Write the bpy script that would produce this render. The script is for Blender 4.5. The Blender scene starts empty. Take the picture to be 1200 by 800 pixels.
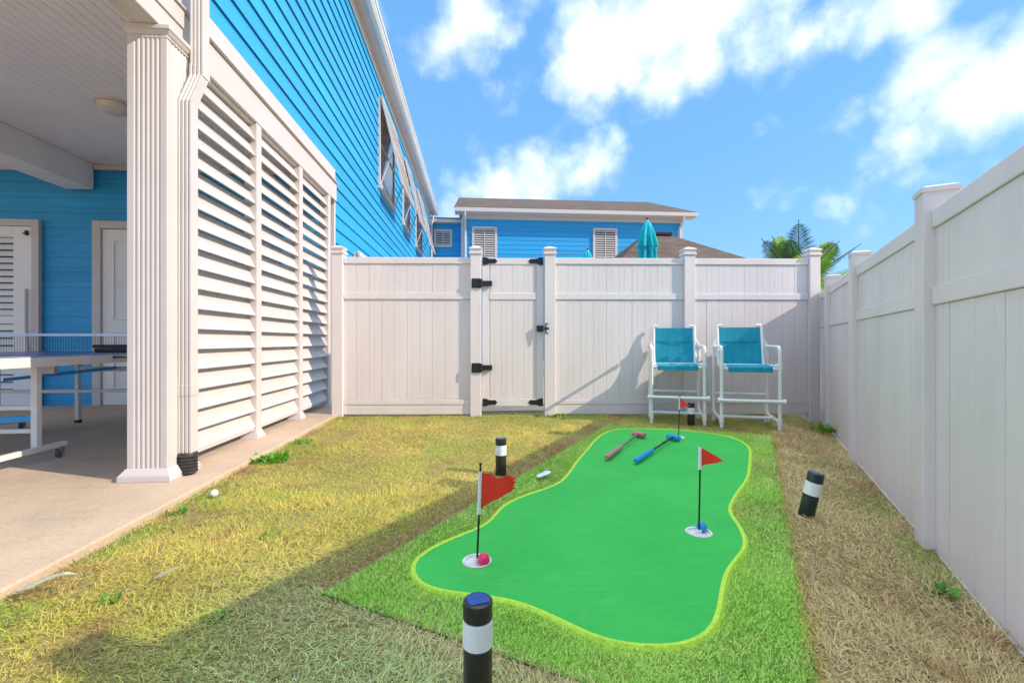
import bpy, bmesh, math, random
import numpy as np
from mathutils import Vector, Matrix

random.seed(7)
rng = np.random.default_rng(11)
R = math.radians
scene = bpy.context.scene
COL = scene.collection
TH = R(4.506)                      # direction of the house, turned from the view axis
CT, ST = math.cos(TH), math.sin(TH)
SUN_H = Vector((-0.958, 0.287, 0)).normalized()
SUN_E = R(32.5)

# ------------------------------------------------------------------ materials
def mat(name, col, rough=0.5, metal=0.0, noise=0.06, nscale=12.0, bump=0.0, bscale=80.0, trans=0.0,
        stretch=None, spec=0.5, col2=None, contrast=(0.35, 0.65), coat=0.0):
    m = bpy.data.materials.new(name); m.use_nodes = True
    nt = m.node_tree; N = nt.nodes; L = nt.links
    b = N['Principled BSDF']; out = N['Material Output']
    b.inputs['Roughness'].default_value = rough
    b.inputs['Metallic'].default_value = metal
    b.inputs['Specular IOR Level'].default_value = spec
    b.inputs['Coat Weight'].default_value = coat
    tc = N.new('ShaderNodeTexCoord'); src = tc.outputs['Object']
    if stretch:
        mp = N.new('ShaderNodeMapping'); mp.inputs['Scale'].default_value = stretch
        L.new(src, mp.inputs[0]); src = mp.outputs[0]
    nz = N.new('ShaderNodeTexNoise'); nz.inputs['Scale'].default_value = nscale
    nz.inputs['Detail'].default_value = 5; nz.inputs['Roughness'].default_value = 0.6
    L.new(src, nz.inputs['Vector'])
    rp = N.new('ShaderNodeValToRGB')
    rp.color_ramp.elements[0].position = contrast[0]; rp.color_ramp.elements[1].position = contrast[1]
    c = Vector(col)
    a = tuple(max(0, x * (1 - noise)) for x in c); d = tuple(min(1, x * (1 + noise)) for x in c)
    if col2: a, d = tuple(col), tuple(col2)
    rp.color_ramp.elements[0].color = (*a, 1); rp.color_ramp.elements[1].color = (*d, 1)
    L.new(nz.outputs['Fac'], rp.inputs[0]); L.new(rp.outputs[0], b.inputs['Base Color'])
    if bump > 0:
        n2 = N.new('ShaderNodeTexNoise'); n2.inputs['Scale'].default_value = bscale; n2.inputs['Detail'].default_value = 4
        L.new(src, n2.inputs['Vector'])
        bp = N.new('ShaderNodeBump'); bp.inputs['Strength'].default_value = bump; bp.inputs['Distance'].default_value = 0.01
        L.new(n2.outputs['Fac'], bp.inputs['Height']); L.new(bp.outputs[0], b.inputs['Normal'])
    if trans > 0:
        tr = N.new('ShaderNodeBsdfTranslucent'); L.new(rp.outputs[0], tr.inputs['Color'])
        mx = N.new('ShaderNodeMixShader'); mx.inputs[0].default_value = trans
        L.new(b.outputs[0], mx.inputs[1]); L.new(tr.outputs[0], mx.inputs[2]); L.new(mx.outputs[0], out.inputs['Surface'])
    return m

def blade_mat(name, rough=0.7, trans=0.3, spec=0.25):
    m = bpy.data.materials.new(name); m.use_nodes = True
    nt = m.node_tree; N = nt.nodes; L = nt.links
    b = N['Principled BSDF']; out = N['Material Output']
    b.inputs['Roughness'].default_value = rough; b.inputs['Specular IOR Level'].default_value = spec
    at = N.new('ShaderNodeAttribute'); at.attribute_name = 'tint'
    L.new(at.outputs['Color'], b.inputs['Base Color'])
    ge = N.new('ShaderNodeNewGeometry'); mxn = N.new('ShaderNodeMix'); mxn.data_type = 'VECTOR'; mxn.inputs[0].default_value = .8; mxn.inputs[5].default_value = (0, 0, 1)
    L.new(ge.outputs['Normal'], mxn.inputs[4]); nn_ = N.new('ShaderNodeVectorMath'); nn_.operation = 'NORMALIZE'; L.new(mxn.outputs[1], nn_.inputs[0]); L.new(nn_.outputs[0], b.inputs['Normal'])
    tr = N.new('ShaderNodeBsdfTranslucent'); L.new(at.outputs['Color'], tr.inputs['Color'])
    mx = N.new('ShaderNodeMixShader'); mx.inputs[0].default_value = trans
    L.new(b.outputs[0], mx.inputs[1]); L.new(tr.outputs[0], mx.inputs[2]); L.new(mx.outputs[0], out.inputs['Surface'])
    return m

M = {}
M['vinyl'] = mat('white_vinyl', (0.715, 0.635, 0.62), 0.42, noise=0.05, nscale=2.2, bump=0.03, bscale=30, stretch=(1, 1, 0.3))
M['trim'] = mat('white_trim_paint', (0.565, 0.505, 0.485), 0.45, noise=0.03, nscale=4, bump=0.05, bscale=60)
M['ceil'] = mat('porch_ceiling_paint', (0.82, 0.79, 0.79), 0.55, noise=0.03, nscale=2)
M['blue'] = mat('azure_siding_paint', (0.018, 0.32, 0.66), 0.5, noise=0.06, nscale=2.2, bump=0.12, bscale=45, stretch=(1, 0.25, 3))
M['blue_far'] = mat('azure_siding_paint_x', (0.018, 0.32, 0.66), 0.5, noise=0.06, nscale=2.2, bump=0.1, bscale=45, stretch=(0.25, 1, 3))
M['shingle'] = None
M['gutter'] = mat('gutter_aluminium', (0.72, 0.72, 0.72), 0.35, noise=0.05, nscale=3)
M['glass'] = mat('window_glass', (0.20, 0.22, 0.24), 0.08, noise=0.1, spec=0.8)
M['void'] = mat('dark_pane_and_gap_shade', (0.02, 0.025, 0.03), 0.15)  # window panes, also the shade painted behind the porch door slats
M['black'] = mat('black_metal', (0.012, 0.012, 0.013), 0.4, noise=0.3, nscale=40)
M['black_plastic'] = mat('black_plastic', (0.022, 0.02, 0.02), 0.35, noise=0.25, nscale=20)
M['olive_black'] = mat('weathered_black_plastic', (0.022, 0.026, 0.016), 0.4, noise=0.25, nscale=20)
M['green_black'] = mat('greenish_black_plastic', (0.010, 0.028, 0.024), 0.35, noise=0.25, nscale=20)
M['diffuser'] = mat('frosted_diffuser', (0.78, 0.77, 0.76), 0.35, noise=0.03)
M['solar'] = mat('solar_cell', (0.015, 0.04, 0.22), 0.12, noise=0.4, nscale=25, coat=0.6)
M['pvc'] = mat('white_pvc_pipe', (0.78, 0.77, 0.76), 0.32, noise=0.03, nscale=6)
M['sling'] = mat('turquoise_sling_fabric', (0.003, 0.31, 0.42), 0.75, noise=0.12, nscale=8, bump=0.25, bscale=350, trans=0.12, stretch=(3, 3, 0.8))
M['canopy'] = mat('turquoise_canopy_fabric', (0.004, 0.50, 0.58), 0.75, noise=0.15, nscale=6, bump=0.1, trans=0.15)
M['red'] = mat('red_flag_fabric', (0.95, 0.045, 0.022), 0.7, noise=0.08, trans=0.15)
M['pole'] = mat('black_flag_stick', (0.012, 0.012, 0.013), 0.35)
M['cup'] = mat('white_cup_plastic', (0.70, 0.68, 0.66), 0.4, noise=0.15, nscale=40)
M['pink'] = mat('pink_ball', (0.80, 0.02, 0.12), 0.4, noise=0.1)
M['blueball'] = mat('blue_ball', (0.01, 0.25, 0.60), 0.4, noise=0.1)
M['golfball'] = mat('golf_ball_white', (0.80, 0.82, 0.78), 0.35, noise=0.04, bump=0.4, bscale=220)
M['pinkfoam'] = mat('faded_pink_foam', (0.62, 0.20, 0.20), 0.85, noise=0.15, nscale=40, bump=0.3, bscale=200)
M['bluefoam'] = mat('cyan_foam', (0.01, 0.30, 0.68), 0.8, noise=0.12, nscale=40, bump=0.3, bscale=200)
M['pinkgrip'] = mat('faded_pink_grip', (0.50, 0.22, 0.20), 0.85, noise=0.15, nscale=40)
M['chrome'] = mat('bare_steel_shaft', (0.35, 0.33, 0.32), 0.3, metal=0.9)
M['tabletop'] = mat('blue_table_paint', (0.03, 0.13, 0.50), 0.25, noise=0.05, nscale=4)
M['tabletrim'] = mat('white_table_steel', (0.74, 0.72, 0.68), 0.4, noise=0.05)
M['brace'] = mat('blue_brace_steel', (0.01, 0.32, 0.75), 0.35)
M['rubber'] = mat('grey_wheel_rubber', (0.10, 0.10, 0.13), 0.6)
M['line'] = mat('white_line_tape', (0.75, 0.75, 0.80), 0.6)
M['mesh_net'] = mat('dark_net', (0.02, 0.03, 0.06), 0.8)
M['green'] = None
M['leafpale'] = mat('pale_dry_leaf', (0.42, 0.43, 0.32), 0.8, noise=0.2, nscale=30, trans=0.1)
M['tag'] = mat('white_plastic_tag', (0.75, 0.74, 0.76), 0.5, noise=0.05, nscale=40)
M['weed'] = mat('weed_leaf', (0.10, 0.32, 0.02), 0.55, noise=0.4, nscale=20, trans=0.35)
M['frondY'] = mat('yellow_green_frond', (0.42, 0.64, 0.05), 0.5, noise=0.3, nscale=4, trans=0.35)
M['frondD'] = mat('dark_green_frond', (0.025, 0.085, 0.05), 0.45, noise=0.35, nscale=4, trans=0.2)
M['frondM'] = mat('olive_green_frond', (0.09, 0.19, 0.03), 0.5, noise=0.35, nscale=4, trans=0.3)
M['bark'] = mat('palm_bark', (0.16, 0.11, 0.07), 0.9, noise=0.4, nscale=14, bump=0.6, bscale=30)
M['turf'] = blade_mat('dry_lawn_blades', 0.75, 0.2, 0.2)
M['pile'] = blade_mat('lime_artificial_pile', 0.6, 0.25, 0.3)
M['lampglass'] = mat('ivory_lamp_glass', (0.62, 0.57, 0.48), 0.3, noise=0.06)
M['drain'] = mat('corrugated_black_pipe', (0.035, 0.032, 0.032), 0.5, noise=0.3, nscale=30)

def custom(name):
    m = bpy.data.materials.new(name); m.use_nodes = True
    return m, m.node_tree.nodes, m.node_tree.links, m.node_tree.nodes['Principled BSDF']

def seams(m):
    nt = m.node_tree; N = nt.nodes; L = nt.links; b = N['Principled BSDF']; src = b.inputs['Base Color'].links[0].from_socket
    tc = N.new('ShaderNodeTexCoord'); sp = N.new('ShaderNodeSeparateXYZ'); L.new(tc.outputs['Object'], sp.inputs[0]); cb_ = N.new('ShaderNodeCombineXYZ')
    L.new(sp.outputs['X' if 'x' in m.name else 'Y'], cb_.inputs[0]); ad = N.new('ShaderNodeMath'); ad.inputs[1].default_value = -.1 if 'x' in m.name else -3.02; L.new(sp.outputs['Z'], ad.inputs[0]); L.new(ad.outputs[0], cb_.inputs[1])
    br = N.new('ShaderNodeTexBrick'); br.inputs['Scale'].default_value = 1; br.inputs['Brick Width'].default_value = 3.66; br.inputs['Row Height'].default_value = .195; br.inputs['Mortar Size'].default_value = .0022; br.inputs['Mortar Smooth'].default_value = 0; br.offset = .37; br.offset_frequency = 3
    br.inputs['Color1'].default_value = (.90, .90, .90, 1); br.inputs['Color2'].default_value = (1.06, 1.06, 1.06, 1); br.inputs['Mortar'].default_value = (.45, .45, .45, 1); L.new(cb_.outputs[0], br.inputs[0])
    mx = N.new('ShaderNodeMix'); mx.data_type = 'RGBA'; mx.blend_type = 'MULTIPLY'; mx.inputs[0].default_value = 1; L.new(src, mx.inputs[6]); L.new(br.outputs[0], mx.inputs[7]); L.new(mx.outputs[2], b.inputs['Base Color'])
seams(M['blue']); seams(M['blue_far'])

# concrete slab: broom finish, stains and hairline wear
m, N, L, b = custom('broomed_concrete')
tc = N.new('ShaderNodeTexCoord')
n1 = N.new('ShaderNodeTexNoise'); n1.inputs['Scale'].default_value = 0.9; n1.inputs['Detail'].default_value = 8; n1.inputs['Roughness'].default_value = 0.65
n2 = N.new('ShaderNodeTexNoise'); n2.inputs['Scale'].default_value = 60; n2.inputs['Detail'].default_value = 6
mp = N.new('ShaderNodeMapping'); mp.inputs['Scale'].default_value = (0.6, 9, 1)
n3 = N.new('ShaderNodeTexNoise'); n3.inputs['Scale'].default_value = 2.0; n3.inputs['Detail'].default_value = 6
L.new(tc.outputs['Object'], n1.inputs[0]); L.new(tc.outputs['Object'], n2.inputs[0])
L.new(tc.outputs['Object'], mp.inputs[0]); L.new(mp.outputs[0], n3.inputs[0])
r1 = N.new('ShaderNodeValToRGB'); r1.color_ramp.elements[0].position = .36; r1.color_ramp.elements[1].position = .62
r1.color_ramp.elements[0].color = (0.45, 0.35, 0.245, 1); r1.color_ramp.elements[1].color = (0.62, 0.455, 0.33, 1)
L.new(n1.outputs[0], r1.inputs[0])
mx = N.new('ShaderNodeMix'); mx.data_type = 'RGBA'; mx.blend_type = 'MULTIPLY'; mx.inputs[0].default_value = .16
r3 = N.new('ShaderNodeValToRGB'); r3.color_ramp.elements[0].position = .3; r3.color_ramp.elements[1].position = .65
r3.color_ramp.elements[0].color = (0.66, 0.66, 0.66, 1)
L.new(n3.outputs[0], r3.inputs[0]); L.new(r1.outputs[0], mx.inputs[6]); L.new(r3.outputs[0], mx.inputs[7])
mx2 = N.new('ShaderNodeMix'); mx2.data_type = 'RGBA'; mx2.blend_type = 'MULTIPLY'; mx2.inputs[0].default_value = .35
r2 = N.new('ShaderNodeValToRGB'); r2.color_ramp.elements[0].position = .3; r2.color_ramp.elements[1].position = .6
r2.color_ramp.elements[0].color = (0.55, 0.55, 0.55, 1); L.new(n2.outputs[0], r2.inputs[0])
L.new(mx.outputs[2], mx2.inputs[6]); L.new(r2.outputs[0], mx2.inputs[7]); L.new(mx2.outputs[2], b.inputs['Base Color'])
bp = N.new('ShaderNodeBump'); bp.inputs['Strength'].default_value = .35; bp.inputs['Distance'].default_value = .004
L.new(n2.outputs[0], bp.inputs['Height']); L.new(bp.outputs[0], b.inputs['Normal']); b.inputs['Roughness'].default_value = .8
M['concrete'] = m

# soil and thatch under the grass
m, N, L, b = custom('thatch_and_soil')
tc = N.new('ShaderNodeTexCoord')
n1 = N.new('ShaderNodeTexNoise'); n1.inputs['Scale'].default_value = 45; n1.inputs['Detail'].default_value = 8; n1.inputs['Roughness'].default_value = .75
n2 = N.new('ShaderNodeTexNoise'); n2.inputs['Scale'].default_value = 1.3; n2.inputs['Detail'].default_value = 4
L.new(tc.outputs['Object'], n1.inputs[0]); L.new(tc.outputs['Object'], n2.inputs[0])
r1 = N.new('ShaderNodeValToRGB'); r1.color_ramp.elements[0].position = .35; r1.color_ramp.elements[1].position = .68
r1.color_ramp.elements[0].color = (0.15, 0.11, 0.045, 1); r1.color_ramp.elements[1].color = (0.50, 0.40, 0.14, 1)
L.new(n1.outputs[0], r1.inputs[0])
mx = N.new('ShaderNodeMix'); mx.data_type = 'RGBA'; mx.inputs[7].default_value = (0.22, 0.24, 0.07, 1)
r2 = N.new('ShaderNodeValToRGB'); r2.color_ramp.elements[0].position = .5; r2.color_ramp.elements[1].position = .75
r2.color_ramp.elements[1].color = (.6, .6, .6, 1)
L.new(n2.outputs[0], r2.inputs[0]); L.new(r2.outputs[0], mx.inputs[0]); L.new(r1.outputs[0], mx.inputs[6]); L.new(mx.outputs[2], b.inputs['Base Color'])
bp = N.new('ShaderNodeBump'); bp.inputs['Strength'].default_value = .8; bp.inputs['Distance'].default_value = .02
L.new(n1.outputs[0], bp.inputs['Height']); L.new(bp.outputs[0], b.inputs['Normal']); b.inputs['Roughness'].default_value = .95
M['soil'] = m

# short putting surface
m, N, L, b = custom('putting_green_carpet')
tc = N.new('ShaderNodeTexCoord')
n1 = N.new('ShaderNodeTexNoise'); n1.inputs['Scale'].default_value = 130; n1.inputs['Detail'].default_value = 5; n1.inputs['Roughness'].default_value = .75
n2 = N.new('ShaderNodeTexNoise'); n2.inputs['Scale'].default_value = 2.2; n2.inputs['Detail'].default_value = 6
mp = N.new('ShaderNodeMapping'); mp.inputs['Rotation'].default_value = (0, 0, R(28)); mp.inputs['Scale'].default_value = (2, 26, 1)
n3 = N.new('ShaderNodeTexNoise'); n3.inputs['Scale'].default_value = 3; n3.inputs['Detail'].default_value = 5
for n in (n1, n2): L.new(tc.outputs['Object'], n.inputs[0])
L.new(tc.outputs['Object'], mp.inputs[0]); L.new(mp.outputs[0], n3.inputs[0])
r1 = N.new('ShaderNodeValToRGB'); r1.color_ramp.elements[0].position = .3; r1.color_ramp.elements[1].position = .7
r1.color_ramp.elements[0].color = (0.028, 0.40, 0.062, 1); r1.color_ramp.elements[1].color = (0.058, 0.56, 0.10, 1)
mth = N.new('ShaderNodeMath'); mth.operation = 'ADD'
m2 = N.new('ShaderNodeMath'); m2.operation = 'MULTIPLY_ADD'; m2.inputs[1].default_value = .45; 
m3 = N.new('ShaderNodeMath'); m3.operation = 'MULTIPLY_ADD'; m3.inputs[1].default_value = .30; m3.inputs[2].default_value = 0
m4 = N.new('ShaderNodeMath'); m4.operation = 'MULTIPLY_ADD'; m4.inputs[1].default_value = .25
L.new(n1.outputs[0], m3.inputs[0]); L.new(n3.outputs[0], m4.inputs[0]); L.new(m3.outputs[0], m4.inputs[2])
L.new(n2.outputs[0], m2.inputs[0]); L.new(m4.outputs[0], m2.inputs[2]); L.new(m2.outputs[0], r1.inputs[0])
vo = N.new('ShaderNodeTexVoronoi'); vo.inputs['Scale'].default_value = 9; L.new(tc.outputs['Object'], vo.inputs['Vector'])
sp = N.new('ShaderNodeMath'); sp.operation = 'LESS_THAN'; sp.inputs[1].default_value = .055; L.new(vo.outputs['Distance'], sp.inputs[0])
sx_ = N.new('ShaderNodeSeparateColor'); L.new(vo.outputs['Color'], sx_.inputs[0])
sp2 = N.new('ShaderNodeMath'); sp2.operation = 'GREATER_THAN'; sp2.inputs[1].default_value = .9; L.new(sx_.outputs[0], sp2.inputs[0])
sp3 = N.new('ShaderNodeMath'); sp3.operation = 'MULTIPLY'; L.new(sp.outputs[0], sp3.inputs[0]); L.new(sp2.outputs[0], sp3.inputs[1])
mxs = N.new('ShaderNodeMix'); mxs.data_type = 'RGBA'; mxs.inputs[7].default_value = (.40, .24, .10, 1); L.new(sp3.outputs[0], mxs.inputs[0])
sf = N.new('ShaderNodeTexNoise'); sf.inputs['Scale'].default_value = 5.5; sf.inputs['Detail'].default_value = 9; sf.inputs['Roughness'].default_value = .7; L.new(tc.outputs['Object'], sf.inputs[0])
sr = N.new('ShaderNodeValToRGB'); sr.color_ramp.elements[0].position = .56; sr.color_ramp.elements[1].position = .78; sr.color_ramp.elements[1].color = (.55, .55, .55, 1); L.new(sf.outputs[0], sr.inputs[0])
mxf = N.new('ShaderNodeMix'); mxf.data_type = 'RGBA'; mxf.inputs[7].default_value = (.13, .52, .13, 1); L.new(sr.outputs[0], mxf.inputs[0])
L.new(r1.outputs[0], mxf.inputs[6]); L.new(mxf.outputs[2], mxs.inputs[6]); L.new(mxs.outputs[2], b.inputs['Base Color'])
bp = N.new('ShaderNodeBump'); bp.inputs['Strength'].default_value = .8; bp.inputs['Distance'].default_value = .003
L.new(n1.outputs[0], bp.inputs['Height'])
bp2 = N.new('ShaderNodeBump'); bp2.inputs['Strength'].default_value = .35; bp2.inputs['Distance'].default_value = .02
L.new(n3.outputs[0], bp2.inputs['Height']); L.new(bp.outputs[0], bp2.inputs['Normal']); L.new(bp2.outputs[0], b.inputs['Normal'])
b.inputs['Roughness'].default_value = .75; b.inputs['Specular IOR Level'].default_value = .25
M['green'] = m
M['collar'] = mat('lime_collar_turf', (0.46, 0.72, 0.06), 0.8, noise=0.15, nscale=60, bump=0.4, bscale=200)
M['matbase'] = mat('green_mat_backing', (0.16, 0.40, 0.04), 0.9)

# asphalt shingles
m, N, L, b = custom('brown_asphalt_shingle')
tc = N.new('ShaderNodeTexCoord')
br = N.new('ShaderNodeTexBrick'); br.inputs['Scale'].default_value = 1.0
br.inputs['Brick Width'].default_value = .34; br.inputs['Row Height'].default_value = .14; br.inputs['Mortar Size'].default_value = .006
br.inputs['Color1'].default_value = (0.072, 0.050, 0.037, 1); br.inputs['Color2'].default_value = (0.125, 0.088, 0.064, 1); br.inputs['Mortar'].default_value = (0.055, 0.036, 0.03, 1)
uv = N.new('ShaderNodeUVMap'); L.new(uv.outputs[0], br.inputs[0])
n1 = N.new('ShaderNodeTexNoise'); n1.inputs['Scale'].default_value = 1.5; n1.inputs['Detail'].default_value = 8
L.new(tc.outputs['Object'], n1.inputs[0])
mx = N.new('ShaderNodeMix'); mx.data_type = 'RGBA'; mx.blend_type = 'OVERLAY'; mx.inputs[0].default_value = .5
L.new(br.outputs[0], mx.inputs[6]); L.new(n1.outputs[0], mx.inputs[7]); L.new(mx.outputs[2], b.inputs['Base Color'])
b.inputs['Roughness'].default_value = .9
M['shingle'] = m

# ------------------------------------------------------------------ mesh builder
class MB:
    def __init__(s): s.v = []; s.f = []; s.uv = {}
    def add(s, vs, fs):
        o = len(s.v); s.v += [tuple(x) for x in vs]; s.f += [tuple(i + o for i in f) for f in fs]
        return o
    def box(s, x0, x1, y0, y1, z0, z1):
        if x0 > x1: x0, x1 = x1, x0
        if y0 > y1: y0, y1 = y1, y0
        if z0 > z1: z0, z1 = z1, z0
        s.add([(x0,y0,z0),(x1,y0,z0),(x1,y1,z0),(x0,y1,z0),(x0,y0,z1),(x1,y0,z1),(x1,y1,z1),(x0,y1,z1)],
              [(0,3,2,1),(4,5,6,7),(0,1,5,4),(1,2,6,5),(2,3,7,6),(3,0,4,7)]); return s
    def quad(s, a, b, c, d): s.add([a,b,c,d], [(0,1,2,3)]); return s
    def obox(s, c, ax, ay, az, hx, hy, hz):
        c = Vector(c); ax, ay, az = Vector(ax).normalized()*hx, Vector(ay).normalized()*hy, Vector(az).normalized()*hz
        vs = [c + sx*ax + sy*ay + sz*az for sz in (-1,1) for sx, sy in ((-1,-1),(1,-1),(1,1),(-1,1))]
        s.add(vs, [(0,3,2,1),(4,5,6,7),(0,1,5,4),(1,2,6,5),(2,3,7,6),(3,0,4,7)]); return s
    def bar(s, p, q, w, t, up=(0,0,1)):
        p, q = Vector(p), Vector(q); d = q - p; up = Vector(up)
        if abs(d.normalized().dot(up)) > .95: up = Vector((0,1,0))
        sd = d.cross(up).normalized(); u2 = sd.cross(d).normalized()
        return s.obox((p+q)/2, d, sd, u2, d.length/2, w/2, t/2)
    def prism(s, poly, z0, z1):
        n = len(poly)
        vs = [(x,y,z0) for x,y in poly] + [(x,y,z1) for x,y in poly]
        s.add(vs, [tuple(range(n-1,-1,-1)), tuple(range(n,2*n))] + [(i,(i+1)%n,n+(i+1)%n,n+i) for i in range(n)]); return s
    def lathe(s, prof, c=(0,0,0), n=20, axis=None, cap=True):
        c = Vector(c); M3 = Matrix.Identity(3)
        if axis is not None: M3 = Vector((0,0,1)).rotation_difference(Vector(axis).normalized()).to_matrix()
        vs = []
        for r, z in prof:
            for i in range(n):
                a = 2*math.pi*i/n; vs.append(c + M3 @ Vector((r*math.cos(a), r*math.sin(a), z)))
        fs = [(k*n+i, k*n+(i+1)%n, (k+1)*n+(i+1)%n, (k+1)*n+i) for k in range(len(prof)-1) for i in range(n)]
        if cap: fs += [tuple(range(n-1,-1,-1)), tuple((len(prof)-1)*n+i for i in range(n))]
        s.add(vs, fs); return s
    def tube(s, pts, r, n=12, closed=False):
        pts = [Vector(p) for p in pts]; K = len(pts)
        rs = r if isinstance(r, (list, tuple)) else [r]*K
        T = []
        for i in range(K):
            a = pts[i] - pts[i-1] if i > 0 else pts[1]-pts[0]
            b2 = pts[i+1]-pts[i] if i < K-1 else pts[-1]-pts[-2]
            T.append((a.normalized()+b2.normalized()).normalized())
        up = Vector((0,0,1)) if abs(T[0].z) < .9 else Vector((0,1,0))
        nrm = (up - T[0]*up.dot(T[0])).normalized(); vs = []
        for i in range(K):
            nrm = (nrm - T[i]*nrm.dot(T[i])).normalized(); bn = T[i].cross(nrm)
            for j in range(n):
                a = 2*math.pi*j/n; vs.append(pts[i] + rs[i]*(math.cos(a)*nrm + math.sin(a)*bn))
        fs = [(k*n+i, k*n+(i+1)%n, (k+1)*n+(i+1)%n, (k+1)*n+i) for k in range(K-1) for i in range(n)]
        fs += [tuple(range(n-1,-1,-1)), tuple((K-1)*n+i for i in range(n))]
        s.add(vs, fs); return s
    def sphere(s, c, r, n=20, m_=12, sc=(1,1,1)):
        prof = [(r*math.sin(math.pi*k/m_) if 0 < k < m_ else 1e-5, -r*math.cos(math.pi*k/m_)) for k in range(m_+1)]
        o = len(s.v); s.lathe([(a, b2) for a, b2 in prof], (0,0,0), n, cap=False)
        for i in range(o, len(s.v)):
            v = s.v[i]; s.v[i] = (c[0]+v[0]*sc[0], c[1]+v[1]*sc[1], c[2]+v[2]*sc[2])
        return s
    def build(s, name, material, parent=None, off=(0,0,0), bevel=0.0, smooth=False, seg=2, fixn=True, uvfn=None):
        me = bpy.data.meshes.new(name)
        me.from_pydata([(x-off[0], y-off[1], z-off[2]) for x,y,z in s.v], [], s.f); me.update()
        if fixn:
            bm = bmesh.new(); bm.from_mesh(me); bmesh.ops.recalc_face_normals(bm, faces=bm.faces); bm.to_mesh(me); bm.free()
        if uvfn:
            ul = me.uv_layers.new(name='UVMap')
            for p in me.polygons:
                for li in p.loop_indices:
                    ul.data[li].uv = uvfn(me.vertices[me.loops[li].vertex_index].co, p.normal)
        me.materials.append(material)
        if smooth:
            for p in me.polygons: p.use_smooth = True
        o = bpy.data.objects.new(name, me); COL.objects.link(o)
        if parent: o.parent = parent
        if smooth:
            md = o.modifiers.new('edges', 'EDGE_SPLIT'); md.split_angle = R(38)
        if bevel > 0:
            b = o.modifiers.new('bevel', 'BEVEL'); b.width = bevel; b.segments = seg; b.limit_method = 'ANGLE'; b.angle_limit = R(35)
        return o

def tag(o, label=None, cat=None, group=None, kind=None):
    if label: o['label'] = label
    if cat: o['category'] = cat
    if group: o['group'] = group
    if kind: o['kind'] = kind
    return o
def thing(name, label, cat, loc=(0,0,0), rz=0.0, group=None):
    o = bpy.data.objects.new(name, None); COL.objects.link(o)
    o.location = loc; o.rotation_euler = (0,0,rz); o.empty_display_size = .1
    return tag(o, label, cat, group)
def kids(o): return [c for c in list(bpy.data.objects) if c.parent == o]
def copy_tree(o, parent=None):
    c = o.copy(); COL.objects.link(c); c.parent = parent
    for ch in kids(o): copy_tree(ch, c)
    return c
def H(p, q, z=0.0):                 # house frame (right, along the house) to world
    return Vector((p*CT - q*ST, p*ST + q*CT, z))

# ------------------------------------------------------------------ value noise for patches
_perm = rng.random((64, 64))
def vnoise(x, y):
    xi, yi = np.floor(x).astype(int), np.floor(y).astype(int); fx, fy = x-xi, y-yi
    fx, fy = fx*fx*(3-2*fx), fy*fy*(3-2*fy)
    g = lambda i, j: _perm[i % 64, j % 64]
    return (g(xi,yi)*(1-fx)+g(xi+1,yi)*fx)*(1-fy) + (g(xi,yi+1)*(1-fx)+g(xi+1,yi+1)*fx)*fy
def fbm(x, y, o=4):
    t = 0; a = .5; 
    for k in range(o): t = t + a*vnoise(x*2**k+7.3*k, y*2**k+3.1*k); a *= .5
    return t / (1 - .5**o)
def sstep(a, b, x):
    t = np.clip((x-a)/(b-a), 0, 1); return t*t*(3-2*t)

# ------------------------------------------------------------------ key lines on the ground
FR0, FRD = Vector((1.951, 2.091)), Vector((1.458, 2.75)).normalized()      # side fence line
FRN = Vector((-FRD.y, FRD.x))                                           # pointing into the yard
MAT = [Vector((1.024, 4.79)), Vector((2.365, 4.146)), Vector((0.648, 0.915)), Vector((-0.653, 1.5545))]
def dfence(x, y): return (x-FR0.x)*FRN.x + (y-FR0.y)*FRN.y
def ground_z(x, y):
    d = dfence(x, y)
    return -0.075*sstep(.55, .05, d) + 0.02*(fbm(x*1.7+20, y*1.7+20)-.5)*sstep(12, 8, np.hypot(x, y-3))

# ------------------------------------------------------------------ ground (one sheet to the horizon)
def ground():
    def axis(lo, hi, step):
        a = np.arange(lo, hi+1e-6, step)
        ext = []; d = step; v = hi
        while v < 420: d *= 1.35; v += d; ext.append(v)
        ext2 = []; d = step; v = lo
        while v > -420: d *= 1.35; v -= d; ext2.append(v)
        return np.concatenate([np.array(ext2[::-1]), a, np.array(ext)])
    xs, ys = axis(-3, 5, .09), axis(-1.5, 7, .09)
    X, Y = np.meshgrid(xs, ys); Z = ground_z(X, Y)
    p = X*CT + Y*ST
    Z = Z - .05*sstep(-1.58, -1.66, p)
    nx, ny = len(xs), len(ys)
    v = np.stack([X.ravel(), Y.ravel(), Z.ravel()], 1)
    i = np.arange(nx*ny).reshape(ny, nx)
    f = np.stack([i[:-1,:-1].ravel(), i[:-1,1:].ravel(), i[1:,1:].ravel(), i[1:,:-1].ravel()], 1)
    me = bpy.data.meshes.new('ground'); me.from_pydata(v.tolist(), [], f.tolist()); me.materials.append(M['soil'])
    for pl in me.polygons: pl.use_smooth = True
    o = bpy.data.objects.new('ground', me); COL.objects.link(o); o['kind'] = 'structure'
ground()

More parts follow.
